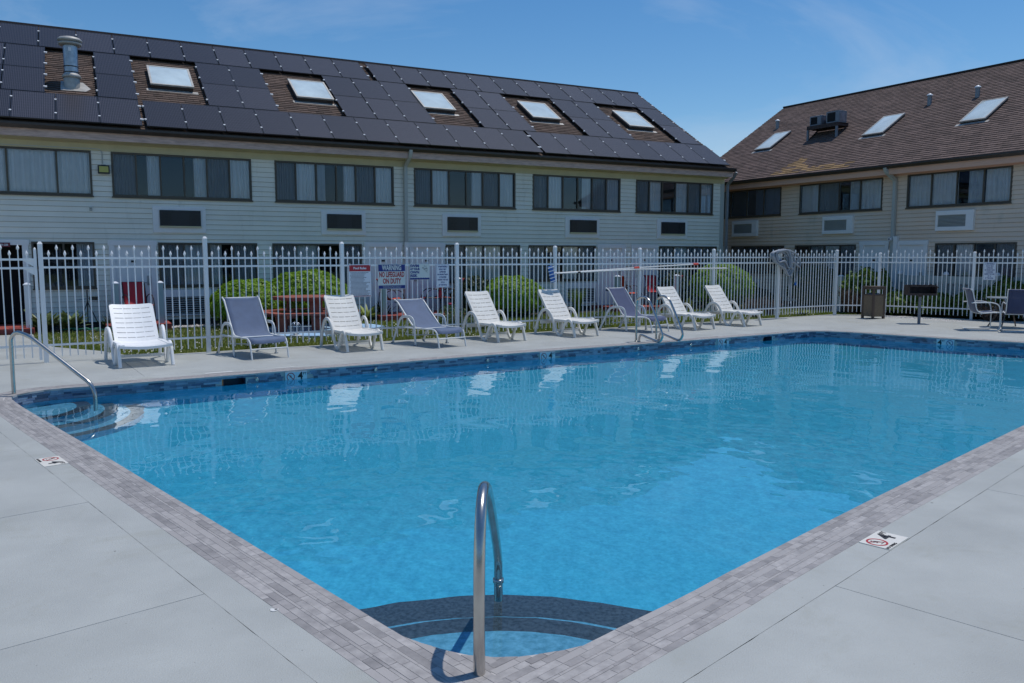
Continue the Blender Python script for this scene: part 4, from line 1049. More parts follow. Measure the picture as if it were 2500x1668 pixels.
tag(MB().prism([tuple(R_(s, o)[:2]) for s, o in ((-5.8, 1.0), (-4.5, 1.9), (-2.5, 2.1), (-1.2, 1.6), (-2., 1.2), (-4, 1.05))], -.055, -.045).obj('soil_patch', mat('dry_soil', (.36, .27, .17), .95, var=.2, nscale=6)), kind='structure')

# red painted step slabs before the doors
for i, (a, b, o) in enumerate(((-2.2, .47, 1.5), (1.9, 3.3, 1.5), (8.45, 10.95, 1.5), (16.1, 18.75, 1.5))):
    t = tag(MB().prism([tuple(L_(s, q)[:2]) for s, q in ((a, o), (b, o), (b, .03), (a, .03))], -.05, .12).obj('door_step', terr_m, None, None, None, .01), kind='structure')

# ------------------------------------------------------------------ pool fence
fence = thing('picket_fence', 'long white metal picket fence between the loungers and the lawn', 'fence', (FA.x, FA.y, 0), atan2(FD.y, FD.x), 'white pool fences')
fence2 = thing('picket_fence', 'white metal picket fence across the far end behind the bin and grill', 'fence', (FC.x, FC.y, 0), atan2(dFC.y, dFC.x), 'white pool fences')
def picket_mesh(zt):
    m = MB(); w = .0085; zb = .09; zs = zt - .085
    m.box((-w, -w, zb), (w, w, zs))
    pr = [(w * 1.0, zs), (.018, zs + .012), (.022, zs + .035), (.015, zs + .055), (.003, zt)]
    return m.lathe(pr, 8, sm=False).mesh('picket', white_m)
PK = {True: picket_mesh(1.885), False: picket_mesh(1.795)}
def post_mesh(h):
    w = .034; return MB().box((-w, -w, -.02), (w, w, h - .045)).add([(-w - .004, -w - .004, h - .045), (w + .004, -w - .004, h - .045), (w + .004, w + .004, h - .045), (-w - .004, w + .004, h - .045), (-w * .5, -w * .5, h - .008), (w * .5, -w * .5, h - .008), (w * .5, w * .5, h - .008), (-w * .5, w * .5, h - .008)], [(0, 3, 2, 1), (0, 1, 5, 4), (1, 2, 6, 5), (2, 3, 7, 6), (3, 0, 4, 7), (4, 5, 6, 7)]).mesh('post', white_m)
def fence_run(par, s0, s1, n, h0, h1, skip_last=False, start_short=True):
    a, b = s0 + .034, s1 - .034
    for z, hh in ((.28, .016), (1.525, .017), (1.67, .017)): block('rail', white_m, par, (a, -.0165, z - hh), (b, .0165, z + hh))
    for k in range(n):
        s = s0 + (s1 - s0) * (k + 1) / (n + 1); link('picket', PK[(k % 2 == 1) == start_short], par, (s, 0, 0))
ph = [1.94, 2.055, 1.985, 1.99, 1.945, 1.915, 1.90, 1.90, 1.90]
for k in range(9): link('post', post_mesh(ph[k]), fence, (2.5066 * k if k < 8 else 20.065, 0, 0))
for k in range(8): fence_run(fence, 2.5066 * k, 2.5066 * (k + 1) if k < 7 else 20.065, 21, 0, 0)
# far-end fence: short return from the corner, then the panels
ret = (FC - FB); b1 = thing('tmp', None, None); bpy.data.objects.remove(b1)
rl = ret.length; ra = atan2(ret.y, ret.x); base_inv = Matrix.Translation((FC.x, FC.y, 0)) @ Matrix.Rotation(atan2(dFC.y, dFC.x), 4, 'Z')
Mret = base_inv.inverted() @ Matrix.Translation((FB.x, FB.y, 0)) @ Matrix.Rotation(ra, 4, 'Z')
def place(o, s): o.matrix_basis = Mret @ Matrix.Translation((s, 0, 0))
for k in range(9): place(link('picket', PK[k % 2 == 1], fence2), rl * (k + 1) / 10)
for z in (.28, 1.525, 1.67):
    o = link('rail', MB().box((.034, -.0165, z - .016), (rl - .034, .0165, z + .016)).mesh('rail', white_m), fence2); place(o, 0)
for k, h in enumerate((1.82, 1.84, 1.84, 1.84)): link('post', post_mesh(h), fence2, (2.44 * k, 0, 0))
for k in range(3): fence_run(fence2, 2.44 * k, 2.44 * (k + 1), 21, 0, 0, start_short=True)
o = link('post', post_mesh(.50), fence2); o.location = (.19, -.06, 0); o['label'] = 'short latch post beside the bin'
# gate at the left end
gate = thing('picket_gate', 'white picket gate beside the leftmost fence post leading to the walkway', 'gate', F_(-.075), atan2(FD.y, FD.x))
link('post', MB().box((-.02, -.02, .05), (.02, .02, 1.79)).lathe([(.022, 1.79), (.02, 1.82), (.003, 1.84)], 10).mesh('post', white_m), gate); link('post', bpy.data.meshes['post.009'] if 'post.009' in bpy.data.meshes else post_mesh(1.84), gate, (-1.55, 0, 0))
for z in (.28, 1.515, 1.65): block('rail', white_m, gate, (-1.5, -.015, z - .017), (-.02, .015, z + .017))
for k in range(13): link('picket', PK[k % 2 == 1], gate, (-.115 * (k + 1), 0, -.0))
for z in (1.63, 1.5): MB().prism([(-.16, z), (-.02, z - .1), (-.02, z + .01), (-.16, z + .01)], -.006, .006, M=Matrix.Rotation(radians(90), 4, 'X')).obj('gusset', white_m, gate)
block('latch', rust_m, gate, (.02, -.03, 1.50), (.05, .02, 1.545))

# ------------------------------------------------------------------ fence fittings
def fence_thing(name, label, cat, s, z, off=.035, group=None): 
    p = F_(s, off, z); return thing(name, label, cat, p, atan2(FD.y, FD.x), group)
X90 = (radians(90), 0, 0)
# pool rules
s0, s1, z0, z1 = 5.13, 5.59, .915, 1.545; w, h = s1 - s0, z1 - z0
e = fence_thing('rules_sign', 'white Pool Rules board with red heading, tallest of the fence signs', 'sign', (s0 + s1) / 2, (z0 + z1) / 2)
block('board', signw_m, e, (-w / 2, -.004, -h / 2), (w / 2, .004, h / 2))
block('heading', signred_m, e, (-w / 2 + .012, -.0055, h / 2 - .135), (w / 2 - .012, -.0035, h / 2 - .015)); block('footer', signred_m, e, (-w / 2 + .012, -.0055, -h / 2 + .01), (w / 2 - .012, -.0035, -h / 2 + .022))
text('Pool Rules', .062, signw_m, e, (0, -.0065, h / 2 - .075), X90, bold=.002)
ln = MB(); zz = h / 2 - .16; r = random.Random(3)
for k in range(20):
    x = -w / 2 + (.03 if k in (0, 2, 3, 5, 6, 9, 12, 14, 17) else .045); xe = w / 2 - r.uniform(.02, .16); 
    while x < xe:
        L = r.uniform(.012, .035); ln.box((x, -.0055, zz - .0055), (min(x + L, xe), -.0045, zz + .0045)); x += L + .006
    zz -= .0235
ln.obj('fine_print', mat('grey_ink', (.10, .11, .14), .6), e)
for x in (-w / 2 + .03, w / 2 - .03): block('cable_tie', white_m, e, (x - .004, -.008, h / 2 - .03), (x + .004, .02, h / 2 + .02))
# warning
s0, s1, z0, z1 = 5.735, 6.325, 1.058, 1.545; w, h = s1 - s0, z1 - z0
e = fence_thing('warning_sign', 'blue and white WARNING NO LIFEGUARD ON DUTY sign with red lettering', 'sign', (s0 + s1) / 2, (z0 + z1) / 2)
block('board', signc_m, e, (-w / 2, -.004, -h / 2), (w / 2, .004, h / 2)); block('heading', navy_m, e, (-w / 2 + .008, -.0055, h / 2 - .14), (w / 2 - .008, -.0035, h / 2 - .008)); block('footer', navy_m, e, (-w / 2 + .008, -.0055, -h / 2 + .006), (w / 2 - .008, -.0035, -h / 2 + .07))
text('WARNING', .142, signc_m, e, (0, -.0065, h / 2 - .074), X90, bold=.004, sx=.60); text('NO LIFEGUARD', .142, inkred_m, e, (0, -.005, .035), X90, bold=.005, sx=.545); text('ON DUTY', .142, inkred_m, e, (0, -.005, -.095), X90, bold=.005, sx=.60)
text('Children under the age of 14 should not\nuse pool without an adult in attendance', .024, signc_m, e, (0, -.0065, -h / 2 + .04), X90, sx=1.)
# swim at own risk
s0, s1, z0, z1 = 6.42, 6.865, 1.23, 1.548; w, h = s1 - s0, z1 - z0
e = fence_thing('swim_sign', 'white SWIM AT YOUR OWN RISK sign with navy wave along its foot', 'sign', (s0 + s1) / 2, (z0 + z1) / 2)
block('board', signc_m, e, (-w / 2, -.004, -h / 2), (w / 2, .004, h / 2))
for t_, z, sz, sx in (('SWIM', .125, .075, 1.05), ('AT YOUR', .062, .052, .95), ('OWN', -.002, .07, 1.1), ('RISK', -.07, .072, 1.1)): text(t_, sz, navy_m, e, (-w / 2 + .01, -.005, z - .01), X90, bold=.0035, sx=sx, align='LEFT')
wv = [(-w / 2 + .004, -h / 2 + .004)] + [(w / 2 - .004, -h / 2 + .004)] + [(w / 2 - .004 - (w - .008) * k / 48, -h / 2 + .033 + .007 * abs(sin(k * pi / 6))) for k in range(49)]
MB().prism(wv, -.0005, .0005, M=Matrix.Translation((0, -.005, 0)) @ Matrix.Rotation(radians(90), 4, 'X')).obj('wave', navy_m, e)
sp = MB(); r = random.Random(5)
for k in range(90):
    a = r.uniform(-2.2, 1.2); q = r.uniform(.01, .11); x = .115 + cos(a * 1.0 + 1.57) * q * .55; z = .03 + sin(a + 1.57) * q; t = r.uniform(.002, .006)
    sp.box((x - t * .5, -.0052, z - t), (x + t * .5, -.0046, z + t))
sp.obj('splash', ink_m, e)
# adult supervision notices
def adult_sign(loc, rz, label):
    w, h = .30, .475
    e = thing('supervision_sign', label, 'sign', loc, rz, 'adult supervision notices')
    block('board', signw_m, e, (-w / 2, -.004, -h / 2), (w / 2, .004, h / 2))
    bd = MB(); 
    for q in (((-w / 2 + .008, -.0052, -h / 2 + .008), (w / 2 - .008, -.004, -h / 2 + .011)), ((-w / 2 + .008, -.0052, h / 2 - .011), (w / 2 - .008, -.004, h / 2 - .008)), ((-w / 2 + .008, -.0052, -h / 2 + .011), (-w / 2 + .011, -.004, h / 2 - .011)), ((w / 2 - .011, -.0052, -h / 2 + .011), (w / 2 - .008, -.004, h / 2 - .011))): bd.box(*q)
    bd.obj('border', navy_m, e)
    for k, t_ in enumerate(('A RESPONSIBLE', 'ADULT MAY', 'SUPERVISE', 'NO MORE THAN', '5 CHILDREN', 'UNDER THE AGE', 'OF 16', 'AT THE POOL')): text(t_, .043, navy_m, e, (0, -.0055, h / 2 - .05 - k * .0535), X90, bold=.0012, sx=.72)
adult_sign(F_(7.165, .035, 1.30), atan2(FD.y, FD.x), 'adult supervision notice hanging right of the SWIM AT YOUR OWN RISK sign')
p = FC + dFC * 2.82 - nFC * .035; adult_sign((p.x, p.y, 1.31), atan2(dFC.y, dFC.x), 'adult supervision notice hanging on the far-end fence above the blue chairs')
# hook
h = fence_thing('hook', 'small bent metal hook hung on the top fence rail', 'hook', 3.79, 1.68, .03); MB().tube([(-.05, 0, -.06), (-.03, -.01, -.03), (.04, -.01, .03), (.06, .03, .02)], .009, 6).obj('bent_rod', greym_m, h)
# brush and poles
bp = fence_thing('pool_brush', 'long pool brush with blue head and red-gripped white pole hung along the fence', 'pool brush', 9.9, 1.30, .06)
MB().tube([(.02, 0, .02), (2.46, -.005, .125), (4.475, 0, .205)], .0145, 8).obj('pole', alu_m, bp)
for a, b in ((2.40, 2.55), (4.36, 4.52)): MB().tube([(a, -.003, .02 + a * .0415), (b, -.003, .02 + b * .0415)], .03 if a < 3 else .026, 10).obj('grip', redp_m, bp)
hd = MB().box((-.055, -.05, -.185), (.055, .0, .185)).obj('brush_head', blue_m, bp, (-.025, 0, .005), (0, radians(-14), 0), .006)
for k in range(5): block('bristle_bar', signw_m, hd, (-.09, -.068, -.165 + k * .0775), (.09, -.048, -.147 + k * .0775))
MB().tube([(0, 0, .0), (.12, 0, .022)], .02, 8).obj('socket', signw_m, bp)
pp = fence_thing('telescopic_pole', 'plain white telescopic pole hung level on the fence below the brush pole', 'pole', 10.0, 1.29, .085)
MB().tube([(.0, 0, .03), (2.4, 0, .10), (5.43, 0, .103)], .0165, 8).obj('tube', alu_m, pp); MB().tube([(.6, 0, .047), (.68, 0, .049)], .019, 8).obj('collar', black_m, pp)
MB().tube(smooth([(5.43, 0, .10), (5.6, .02, .06), (5.75, .03, -.1), (5.72, .03, -.35), (5.6, .03, -.5)]), .006, 6).obj('cord', greym_m, pp)
# vacuum hose
hs = fence_thing('vacuum_hose', 'coiled grey pool vacuum hose draped over a fence post with its blue end hanging', 'hose', 17.55, 0, .08)
r = random.Random(9)
for k in range(9):
    wl_, wr = r.uniform(.18, .50), r.uniform(.22, .66); top = 1.86 + r.uniform(-.05, .05); bot = 1.18 + r.uniform(-.04, .28); cx = .22 + r.uniform(-.06, .05); y = -.03 * (k % 4) - .01
    pts = [(.04 + r.uniform(-.05, .06), y, top), (-wl_, y - .02, top - .08), (-wl_ * .75, y - .03, top - .32), (cx - .2, y - .02, bot + .18), (cx, y, bot), (cx + .12, y - .02, bot + .15), (wr, y - .03, top - .45), (wr * .85, y - .02, top - .15)]
    cl = smooth(pts + [pts[0], pts[1]], 6)[:-6]; MB().tube(cl, .025, 8, closed=False).obj('coil', hose_m, hs)
MB().tube(smooth([(.20, -.05, 1.45), (.28, -.06, 1.2), (.33, -.06, .9), (.36, -.06, .6), (.38, -.06, .47)]), .024, 8).obj('tail', hose_m, hs); MB().tube([(.38, -.06, .47), (.385, -.06, .41)], .02, 8).obj('end_cuff', signw_m, hs)
MB().tube(smooth([(.55, -.04, 1.6), (.62, -.05, 1.4), (.60, -.05, 1.15), (.56, -.05, .97)]), .022, 8).obj('tail', hose_m, hs); MB().tube([(.56, -.05, .98), (.555, -.05, .90)], .035, 10).obj('end_cuff', blue_m, hs)

# ------------------------------------------------------------------ handrails and ladder
def rail_thing(label, base, dirv, pts, r):
    e = thing('handrail', label, 'handrail', (base[0], base[1], 0), atan2(dirv[1], dirv[0]))
    MB().tube(fillet([(x, 0, z) for x, z in pts], .16, 9), r, 16).obj('tube', steel_m, e)
    return e
fr_ = rail_thing('curved stainless handrail rising in front from the near pool corner', (-.134, 3.196), (.056, 1.27), [(0, -.02), (.03, .45), (.08, .70), (.40, .73), (1.28, .02), (1.285, -.40)], .0245)
bpy.data.objects.remove([c for c in fr_.children if c.name.startswith('tube')][0])
MB().tube(smooth([(0, 0, -.02), (.005, 0, .2), (.02, 0, .42), (.06, 0, .56), (.13, 0, .655), (.23, 0, .70), (.33, 0, .69), (.45, 0, .64), (.65, 0, .51), (1.05, 0, .20), (1.22, 0, .045), (1.275, 0, -.03), (1.285, 0, -.12), (1.285, 0, -.40)], 6), .0245, 16).obj('tube', steel_m, fr_)
MB().lathe([(.0245, -.03), (.031, -.03), (.031, -.005), (.0245, -.005)], 18).obj('sleeve', steel_m, fr_, (1.284, 0, -.11))
for z in (.075, .30): block('screw_hole', black_m, fr_, (-.004, -.026, z), (.004, -.0235, z + .008), (0, 0, .5)) if False else None
rail_thing('curved stainless handrail at the left corner steps of the pool', (-6.186, 10.052), (1.19, -.35), [(0, -.02), (.005, .70), (.10, .78), (.30, .73), (1.18, .185), (1.24, .06), (1.237, -.17)], .0245)
lad = thing('pool_ladder', 'twin-loop stainless pool ladder handles at the long edge in front of the loungers', 'pool ladder', (2.49, 16.346, 0), atan2(-.82, .57))
for y in (0, .555):
    P = [(0, y, -.02), (.0, y, .74), (.06, y, .86), (.19, y, .90), (.33, y, .85), (.43, y, .72), (.70, y, .25), (.71, y, .12), (.62, y, .05), (.38, y, .095), (.17, y, .14), (.10, y, .11), (.08, y, -.02)]
    MB().tube(smooth(P, 6), .0235, 12).obj('side_rail', steel_m, lad)
    for x in (0, .08): MB().lathe([(.024, 0), (.036, 0), (.034, .012), (.024, .015)], 14).obj('flange', steel_m, lad, (x, y, .004))
for k, z in enumerate((-.28, -.52)): block('tread', signw_m, lad, (.50, .0, z), (.58, .555, z + .03))

# ------------------------------------------------------------------ loungers
def resin_lounger(label, recl=44., m=resin_m, Lb=.80):
    """local +x points from head to foot, origin on the ground at the foot end"""
    e = thing('resin_lounger', label, 'lounger', (0, 0, 0), 0, 'white resin loungers along the fence')
    side = smooth([(-1.24, 0, .0), (-1.20, 0, .14), (-1.13, 0, .34), (-1.03, 0, .49), (-.91, 0, .545), (-.80, 0, .52), (-.71, 0, .42), (-.64, 0, .26), (-.56, 0, .09), (-.49, 0, .022), (-.42, 0, .03), (-.37, 0, .12), (-.31, 0, .255), (-.23, 0, .335), (-.15, 0, .345), (-.08, 0, .29), (-.03, 0, .16), (.02, 0, .0)], 5)
    for y in (-.335, .335):
        s_ = MB().tube([(p.x, y * (1 + .10 * min(1, max(0, (-p.x - .45) / .5))), p.z) for p in side], 1, prof=strap(.062, .042), up=(0, 1, 0))
        # profile is built across 'up'
        s_.obj('side_frame', m, e)
    # seat: rails and dished cross slats
    st_ = MB()
    def slab(x0, x1, z, w0, dish=.028, th=.02, n=10):
        vs = []; fs = []
        for k in range(n + 1):
            y = -w0 + 2 * w0 * k / n; dz = -dish * (1 - (y / w0) ** 2)
            vs += [(x0, y, z + dz), (x1, y, z + dz), (x0, y, z + dz - th), (x1, y, z + dz - th)]
        for k in range(n):
            a = 4 * k; b = a + 4; fs += [(a, b, b + 1, a + 1), (a + 2, a + 3, b + 3, b + 2), (a, a + 2, b + 2, b), (a + 1, b + 1, b + 3, a + 3)]
        fs += [(0, 1, 3, 2), (4 * n, 4 * n + 2, 4 * n + 3, 4 * n + 1)]; st_.add(vs, fs, 0, False)
    for k in range(8): x = -.80 + k * .098; slab(x, x + .086, .352, .30)
    slab(-.012, .055, .352, .335, .03, .045)
    for y in (-.30, .30): st_.box((-.82, y - .03, .315), (.05, y + .03, .358))
    for y in (-.1, .1): st_.box((-.8, y - .012, .300), (.0, y + .012, .322))
    st_.obj('seat', m, e, None, None, .006)
    # backrest: eight bands with slots between them
    br = MB(); a = radians(recl); ux, uz = -cos(a), sin(a); hx, hz = -.765, .335
    def bp_(t, y, o): 
        bend = .05 * (t / Lb) ** 2; c = .03 * (1 - (y / .30) ** 2)
        return (hx + ux * t + (uz) * (o - c) + bend * ux * .6, y, hz + uz * t - (ux) * (o - c) - bend * .25)
    def patch(t0, t1, y0, y1, n=6, th=.022):
        vs = []; fs = []
        for k in range(n + 1):
            y = y0 + (y1 - y0) * k / n; vs += [bp_(t0, y, 0), bp_(t1, y, 0), bp_(t0, y, -th), bp_(t1, y, -th)]
        for k in range(n):
            i = 4 * k; j = i + 4; fs += [(i, i + 1, j + 1, j), (i + 2, j + 2, j + 3, i + 3), (i, j, j + 2, i + 2), (i + 1, i + 3, j + 3, j + 1)]
        fs += [(0, 2, 3, 1), (4 * n, 4 * n + 1, 4 * n + 3, 4 * n + 2)]; br.add(vs, fs, 0, False)
    nb = 8; gap = .014; bh = (Lb - gap * (nb - 1)) / nb; wd = .295
    for k in range(nb):
        t0 = k * (bh + gap); y_ = wd - (0 if k < nb - 1 else .0)
        if k == nb - 1: patch(t0, t0 + bh * .65, -wd, wd, 10); patch(t0 + bh * .65, t0 + bh * .9, -wd + .012, wd - .012, 10); patch(t0 + bh * .9, t0 + bh, -wd + .035, wd - .035, 10)
        else: patch(t0, t0 + bh, -wd, wd, 10)
        if k < nb - 1:
            for y0, y1 in ((-wd, -wd + .05), (-.128, -.112), (-.008, .008), (.112, .128), (wd - .05, wd)): patch(t0 + bh, t0 + bh + gap, y0, y1, 1)
    for y in (-wd + .015, wd - .015):
        br.hexa([bp_(0, y - .015, -.05), bp_(0, y + .015, -.05), bp_(0, y + .015, -.022), bp_(0, y - .015, -.022), bp_(Lb * .95, y - .015, -.045), bp_(Lb * .95, y + .015, -.045), bp_(Lb * .95, y + .015, -.022), bp_(Lb * .95, y - .015, -.022)])
    br.obj('backrest', m, e)
    MB().box((-1.10, -.345, .23), (-1.06, .345, .30)).obj('crossbar', m, e); MB().box((-.6, -.335, .1), (-.56, .335, .14)).obj('crossbar', m, e)
    t = .5
    for y in (-.16, .16): MB().tube([bp_(t, y, -.03), (-1.08, y, .28)], .014, 6).obj('prop', m, e)
    return e
def sling_lounger(label, recl=47., m=sling_m):
    e = thing('sling_lounger', label, 'lounger', (0, 0, 0), 0, 'blue sling loungers along the fence')
    a = radians(recl); ux, uz = -cos(a), sin(a); hx, hz = -.76, .345
    for y in (-.315, .315):
        P = [(hx + ux * .78 - .05, y, hz + uz * .78 + .005), (hx + ux * .72, y, hz + uz * .74), (hx + ux * .4, y, hz + uz * .4), (hx, y, hz), (-.4, y, .335), (-.13, y, .345), (-.03, y, .30), (.0, y, .2), (.05, y, 0)]
        MB().tube(fillet(P, .09, 6), .0155, 8).obj('side_rail', alu_m, e)
        yo = y * 1.19
        A = [(-1.40, yo, 0), (-1.25, yo, .28), (-1.13, yo, .49), (-1.02, yo, .545), (-.80, yo, .55), (-.70, yo, .51), (-.66, yo, .40), (-.62, yo, 0)]
        MB().tube(fillet(A, .12, 6), 1, prof=strap(.052, .02), up=(0, 1, 0)).obj('arm', alu_m, e)
        MB().tube([(-1.22, yo, .335), (-.62, yo, .335), (-.5, y, .335)], .013, 8).obj('seat_bar', alu_m, e)
        for x in (-1.40, -.62): block('foot_cap', greym_m, e, (x - .02, yo - .028, 0), (x + .02, yo + .028, .02))
    for x, z in ((.012, .17), (-.55, .325), (-1.2, .30), (hx + ux * .76 - .03, hz + uz * .77)): MB().tube([(x, -.36 if x < -1 and z < .4 else -.315, z), (x, .36 if x < -1 and z < .4 else .315, z)], .012, 8).obj('crossbar', alu_m, e)
    P = [(hx + ux * .80 - .04, hz + uz * .76 - .05), (hx + ux * .79 - .035, hz + uz * .775), (hx + ux * .75, hz + uz * .765 + .006), (hx + ux * .68, hz + uz * .69), (hx + ux * .4, hz + uz * .4 - .012), (hx + ux * .1 + .0, hz + uz * .1 + .0), (hx + .06, hz + .008), (-.5, .325), (-.3, .33), (-.13, .352), (-.05, .33), (-.02, .27)]
    pts = smooth([(x, 0, z) for x, z in P], 5); n = 6; vs = []; fs = []
    for p in pts:
        for k in range(n + 1):
            y = -.31 + .62 * k / n; sag = .018 * (1 - (y / .31) ** 2); vs.append((p.x + (sag * uz * .5 if p.x < hx else 0), y, p.z - sag))
    for i in range(len(pts) - 1):
        for k in range(n): q = i * (n + 1) + k; fs.append((q, q + 1, q + n + 2, q + n + 1))
    o = MB().add(vs, fs, 0, True).obj('sling', m, e); sd = o.modifiers.new('thick', 'SOLIDIFY'); sd.thickness = .003
    MB().tube([(hx + ux * .45, -.2, hz + uz * .45 - .02), (-1.2, -.2, .31)], .01, 6).obj('prop', alu_m, e)
    MB().tube(smooth([(-1.0, -.25, .33), (-1.12, -.25, .2), (-1.1, -.2, .17), (-.8, .2, .17), (-.75, .25, .2), (-.7, .25, .33)]), .01, 6).obj('adjuster_bar', alu_m, e)
    return e
def put(e, foot_left, foot_right, ang):
    """foot_left / foot_right: ground points of the two front feet as seen from the pool"""
    c = (Vector(foot_left) + Vector(foot_right)) / 2; e.location = (c.x + .10 * cos(radians(ang)), c.y + .10 * sin(radians(ang)), 0); e.rotation_euler = (0, 0, radians(ang))
L1 = resin_lounger('bright white resin lounger, nearest to the gate', 52, Lb=.76)
put(L1, (-6.05, 12.47), (-5.37, 12.86), -56.5); L1.scale = (1, 1.13, 1)
proto = resin_lounger('cream white resin lounger between two blue loungers before the picnic table', 55, resin2_m); put(proto, (-3.02, 14.54), (-2.38, 14.92), -57)
spots = [((-.39, 16.22), (.25, 16.60), 'cream white resin lounger just right of the second blue lounger', -53), ((1.19, 17.2), (1.83, 17.6), 'cream white resin lounger under the blue pool brush', -51.5),
         ((4.10, 18.85), (4.72, 19.24), 'cream white resin lounger directly behind the pool ladder', -53), ((5.50, 19.83), (6.12, 20.24), 'cream white resin lounger last in the row, farthest from the gate', -51.5)]
for l, r, lab, an in spots: put(copy_tree(proto, lab), l, r, an)
S1 = sling_lounger('blue sling lounger between the bright white lounger and the picnic table', 54); put(S1, (-4.40, 13.50), (-3.83, 13.84), -51.5)
S2 = sling_lounger('blue sling lounger with low backrest under the pool signs', 40); put(S2, (-1.48, 15.21), (-.94, 15.56), -48)
S3 = sling_lounger('shade-darkened blue sling lounger standing left behind the pool ladder', 53, mat('shaded_blue_sling', (.055, .075, .16), .75, var=.1, nscale=5, alpha=.94, sheen=.2)); put(S3, (2.95, 18.2), (3.50, 18.53), -45)  # shade put into a darker copy of the blue sling

# ------------------------------------------------------------------ chairs at the far right, grill, bin
def patio_chair(name, label, group, tube_m, fab_m, sled, loc, rz):
    e = thing(name, label, 'chair', loc, rz, group)
    for y in (-.26, .26):
        MB().tube(fillet([(-.36, y, .96), (-.31, y, .92), (-.20, y, .46), (-.10, y, .40), (.27, y, .43), (.30, y, .40)], .09, 5), .0125, 8).obj('back_frame', tube_m, e)
        if sled: A = [(-.33, y * 1.12, .64), (.10, y * 1.12, .655), (.25, y * 1.12, .60), (.28, y * 1.12, .42), (.28, y * 1.12, .05), (.22, y * 1.12, .015), (-.32, y * 1.12, .015)]
        else: A = [(-.30, y * 1.1, 0), (-.27, y * 1.1, .45), (-.26, y * 1.1, .60), (-.05, y * 1.1, .68), (.20, y * 1.1, .63), (.27, y * 1.1, .42), (.30, y * 1.1, 0)]
        MB().tube(fillet(A, .12, 6), .0125, 8).obj('arm', tube_m, e)
        MB().tube([(.2, y * 1.1, .415), (.2, y, .415)], .01, 6).obj('bracket', tube_m, e)
    for x, z in ((-.355, .955), (-.1, .39), (.27, .42)) + (((-.32, .015),) if sled else ()): MB().tube([(x, -.27, z), (x, .27, z)], .0115, 8).obj('crossbar', tube_m, e)
    P = smooth([(-.375, 0, .93), (-.355, 0, .962), (-.31, 0, .91), (-.25, 0, .66), (-.19, 0, .46), (-.10, 0, .405), (.1, 0, .415), (.27, 0, .436), (.30, 0, .40)], 5); n = 5; vs = []; fs = []
    for p in P:
        for k in range(n + 1): y = -.25 + .5 * k / n; sg_ = .014 * (1 - (y / .25) ** 2); vs.append((p.x - (sg_ if p.z > .5 else 0), y, p.z - (sg_ if p.z <= .5 else 0)))
    for i in range(len(P) - 1):
        for k in range(n): q = i * (n + 1) + k; fs.append((q, q + 1, q + n + 2, q + n + 1))
    o = MB().add(vs, fs, 0, True).obj('sling', fab_m, e); sd = o.modifiers.new('thick', 'SOLIDIFY'); sd.thickness = .003
    return e
patio_chair('sling_chair', 'blue sling chair with white frame seen from its side by the far fence', 'blue chairs at the patio table', alu_m, mat('slate_sling', (.06, .075, .13), .75, var=.1, nscale=5, sheen=.2), True, (10.90, 18.95, 0), radians(-12))
patio_chair('sling_chair', 'navy sling chair with white frame turned with its back to the pool', 'blue chairs at the patio table', alu_m, slingd_m, True, (11.52, 18.62, 0), radians(66))
tb = thing('patio_table', 'round patio table on curved bronze legs behind the navy chair', 'table', (11.95, 19.65, 0))
MB().lathe([(0.001, .70), (.50, .70), (.515, .712), (.50, .725), (.001, .725)], 32).obj('tabletop', mat('frosted_tabletop', (.30, .34, .36), .2), tb)
for k in range(4):
    a = radians(40 + 90 * k); c, s = cos(a), sin(a); MB().tube(smooth([(c * .40, s * .40, .70), (c * .30, s * .30, .5), (c * .28, s * .28, .3), (c * .40, s * .40, .1), (c * .46, s * .46, 0)]), .016, 8).obj('leg', browntube_m, tb)

gl = thing('grill', 'rusty black park grill box standing on a grey post on the deck', 'grill', (10.35, 20.78, 0), radians(-8))
MB().tube([(0, 0, 0), (0, 0, .72)], .036, 14).obj('post', post_m, gl); MB().lathe([(.0, .68), (.05, .68), (.05, .73), (0, .73)], 14).obj('swivel', rust_m, gl)
fb = MB(); w, d, z0, z1 = .33, .2, .72, .97
fb.box((-w, -d, z0), (w, d, z0 + .02)); fb.box((-w, d - .015, z0 + .02), (w, d, z1)); fb.box((-w, -d, z0 + .02), (-w + .012, d - .015, z1)); fb.box((w - .012, -d, z0 + .02), (w, d - .015, z1)); fb.box((-w + .012, -d, z0 + .02), (w - .012, -d + .01, z0 + .055))
fb.box((-w - .0, -d, z1 - .03), (w, -d + .012, z1)); fb.obj('firebox', rust_m, gl)
gr_ = MB()
for k in range(14): x = -w + .03 + k * (2 * w - .06) / 13; gr_.box((x - .005, -d, z1), (x + .005, d - .02, z1 + .01))
for y in (-d, d - .03): gr_.box((-w + .01, y, z1 - .01), (w - .01, y + .012, z1))
gr_.obj('grate', rust_m, gl)
for k in range(5): block('notch_bar', rust_m, gl, (w, -.1 + k * .04, z0 + .06 + k * .03), (w + .02, -.08 + k * .04, z0 + .08 + k * .03))
MB().tube([(w, 0, z1 - .05), (w + .09, 0, z1 - .05)], .011, 8).obj('handle', black_m, gl); MB().lathe([(.001, 0), (.02, .01), (.02, .03), (.001, .04)], 10).obj('knob', black_m, gl, (w + .09, 0, z1 - .07))

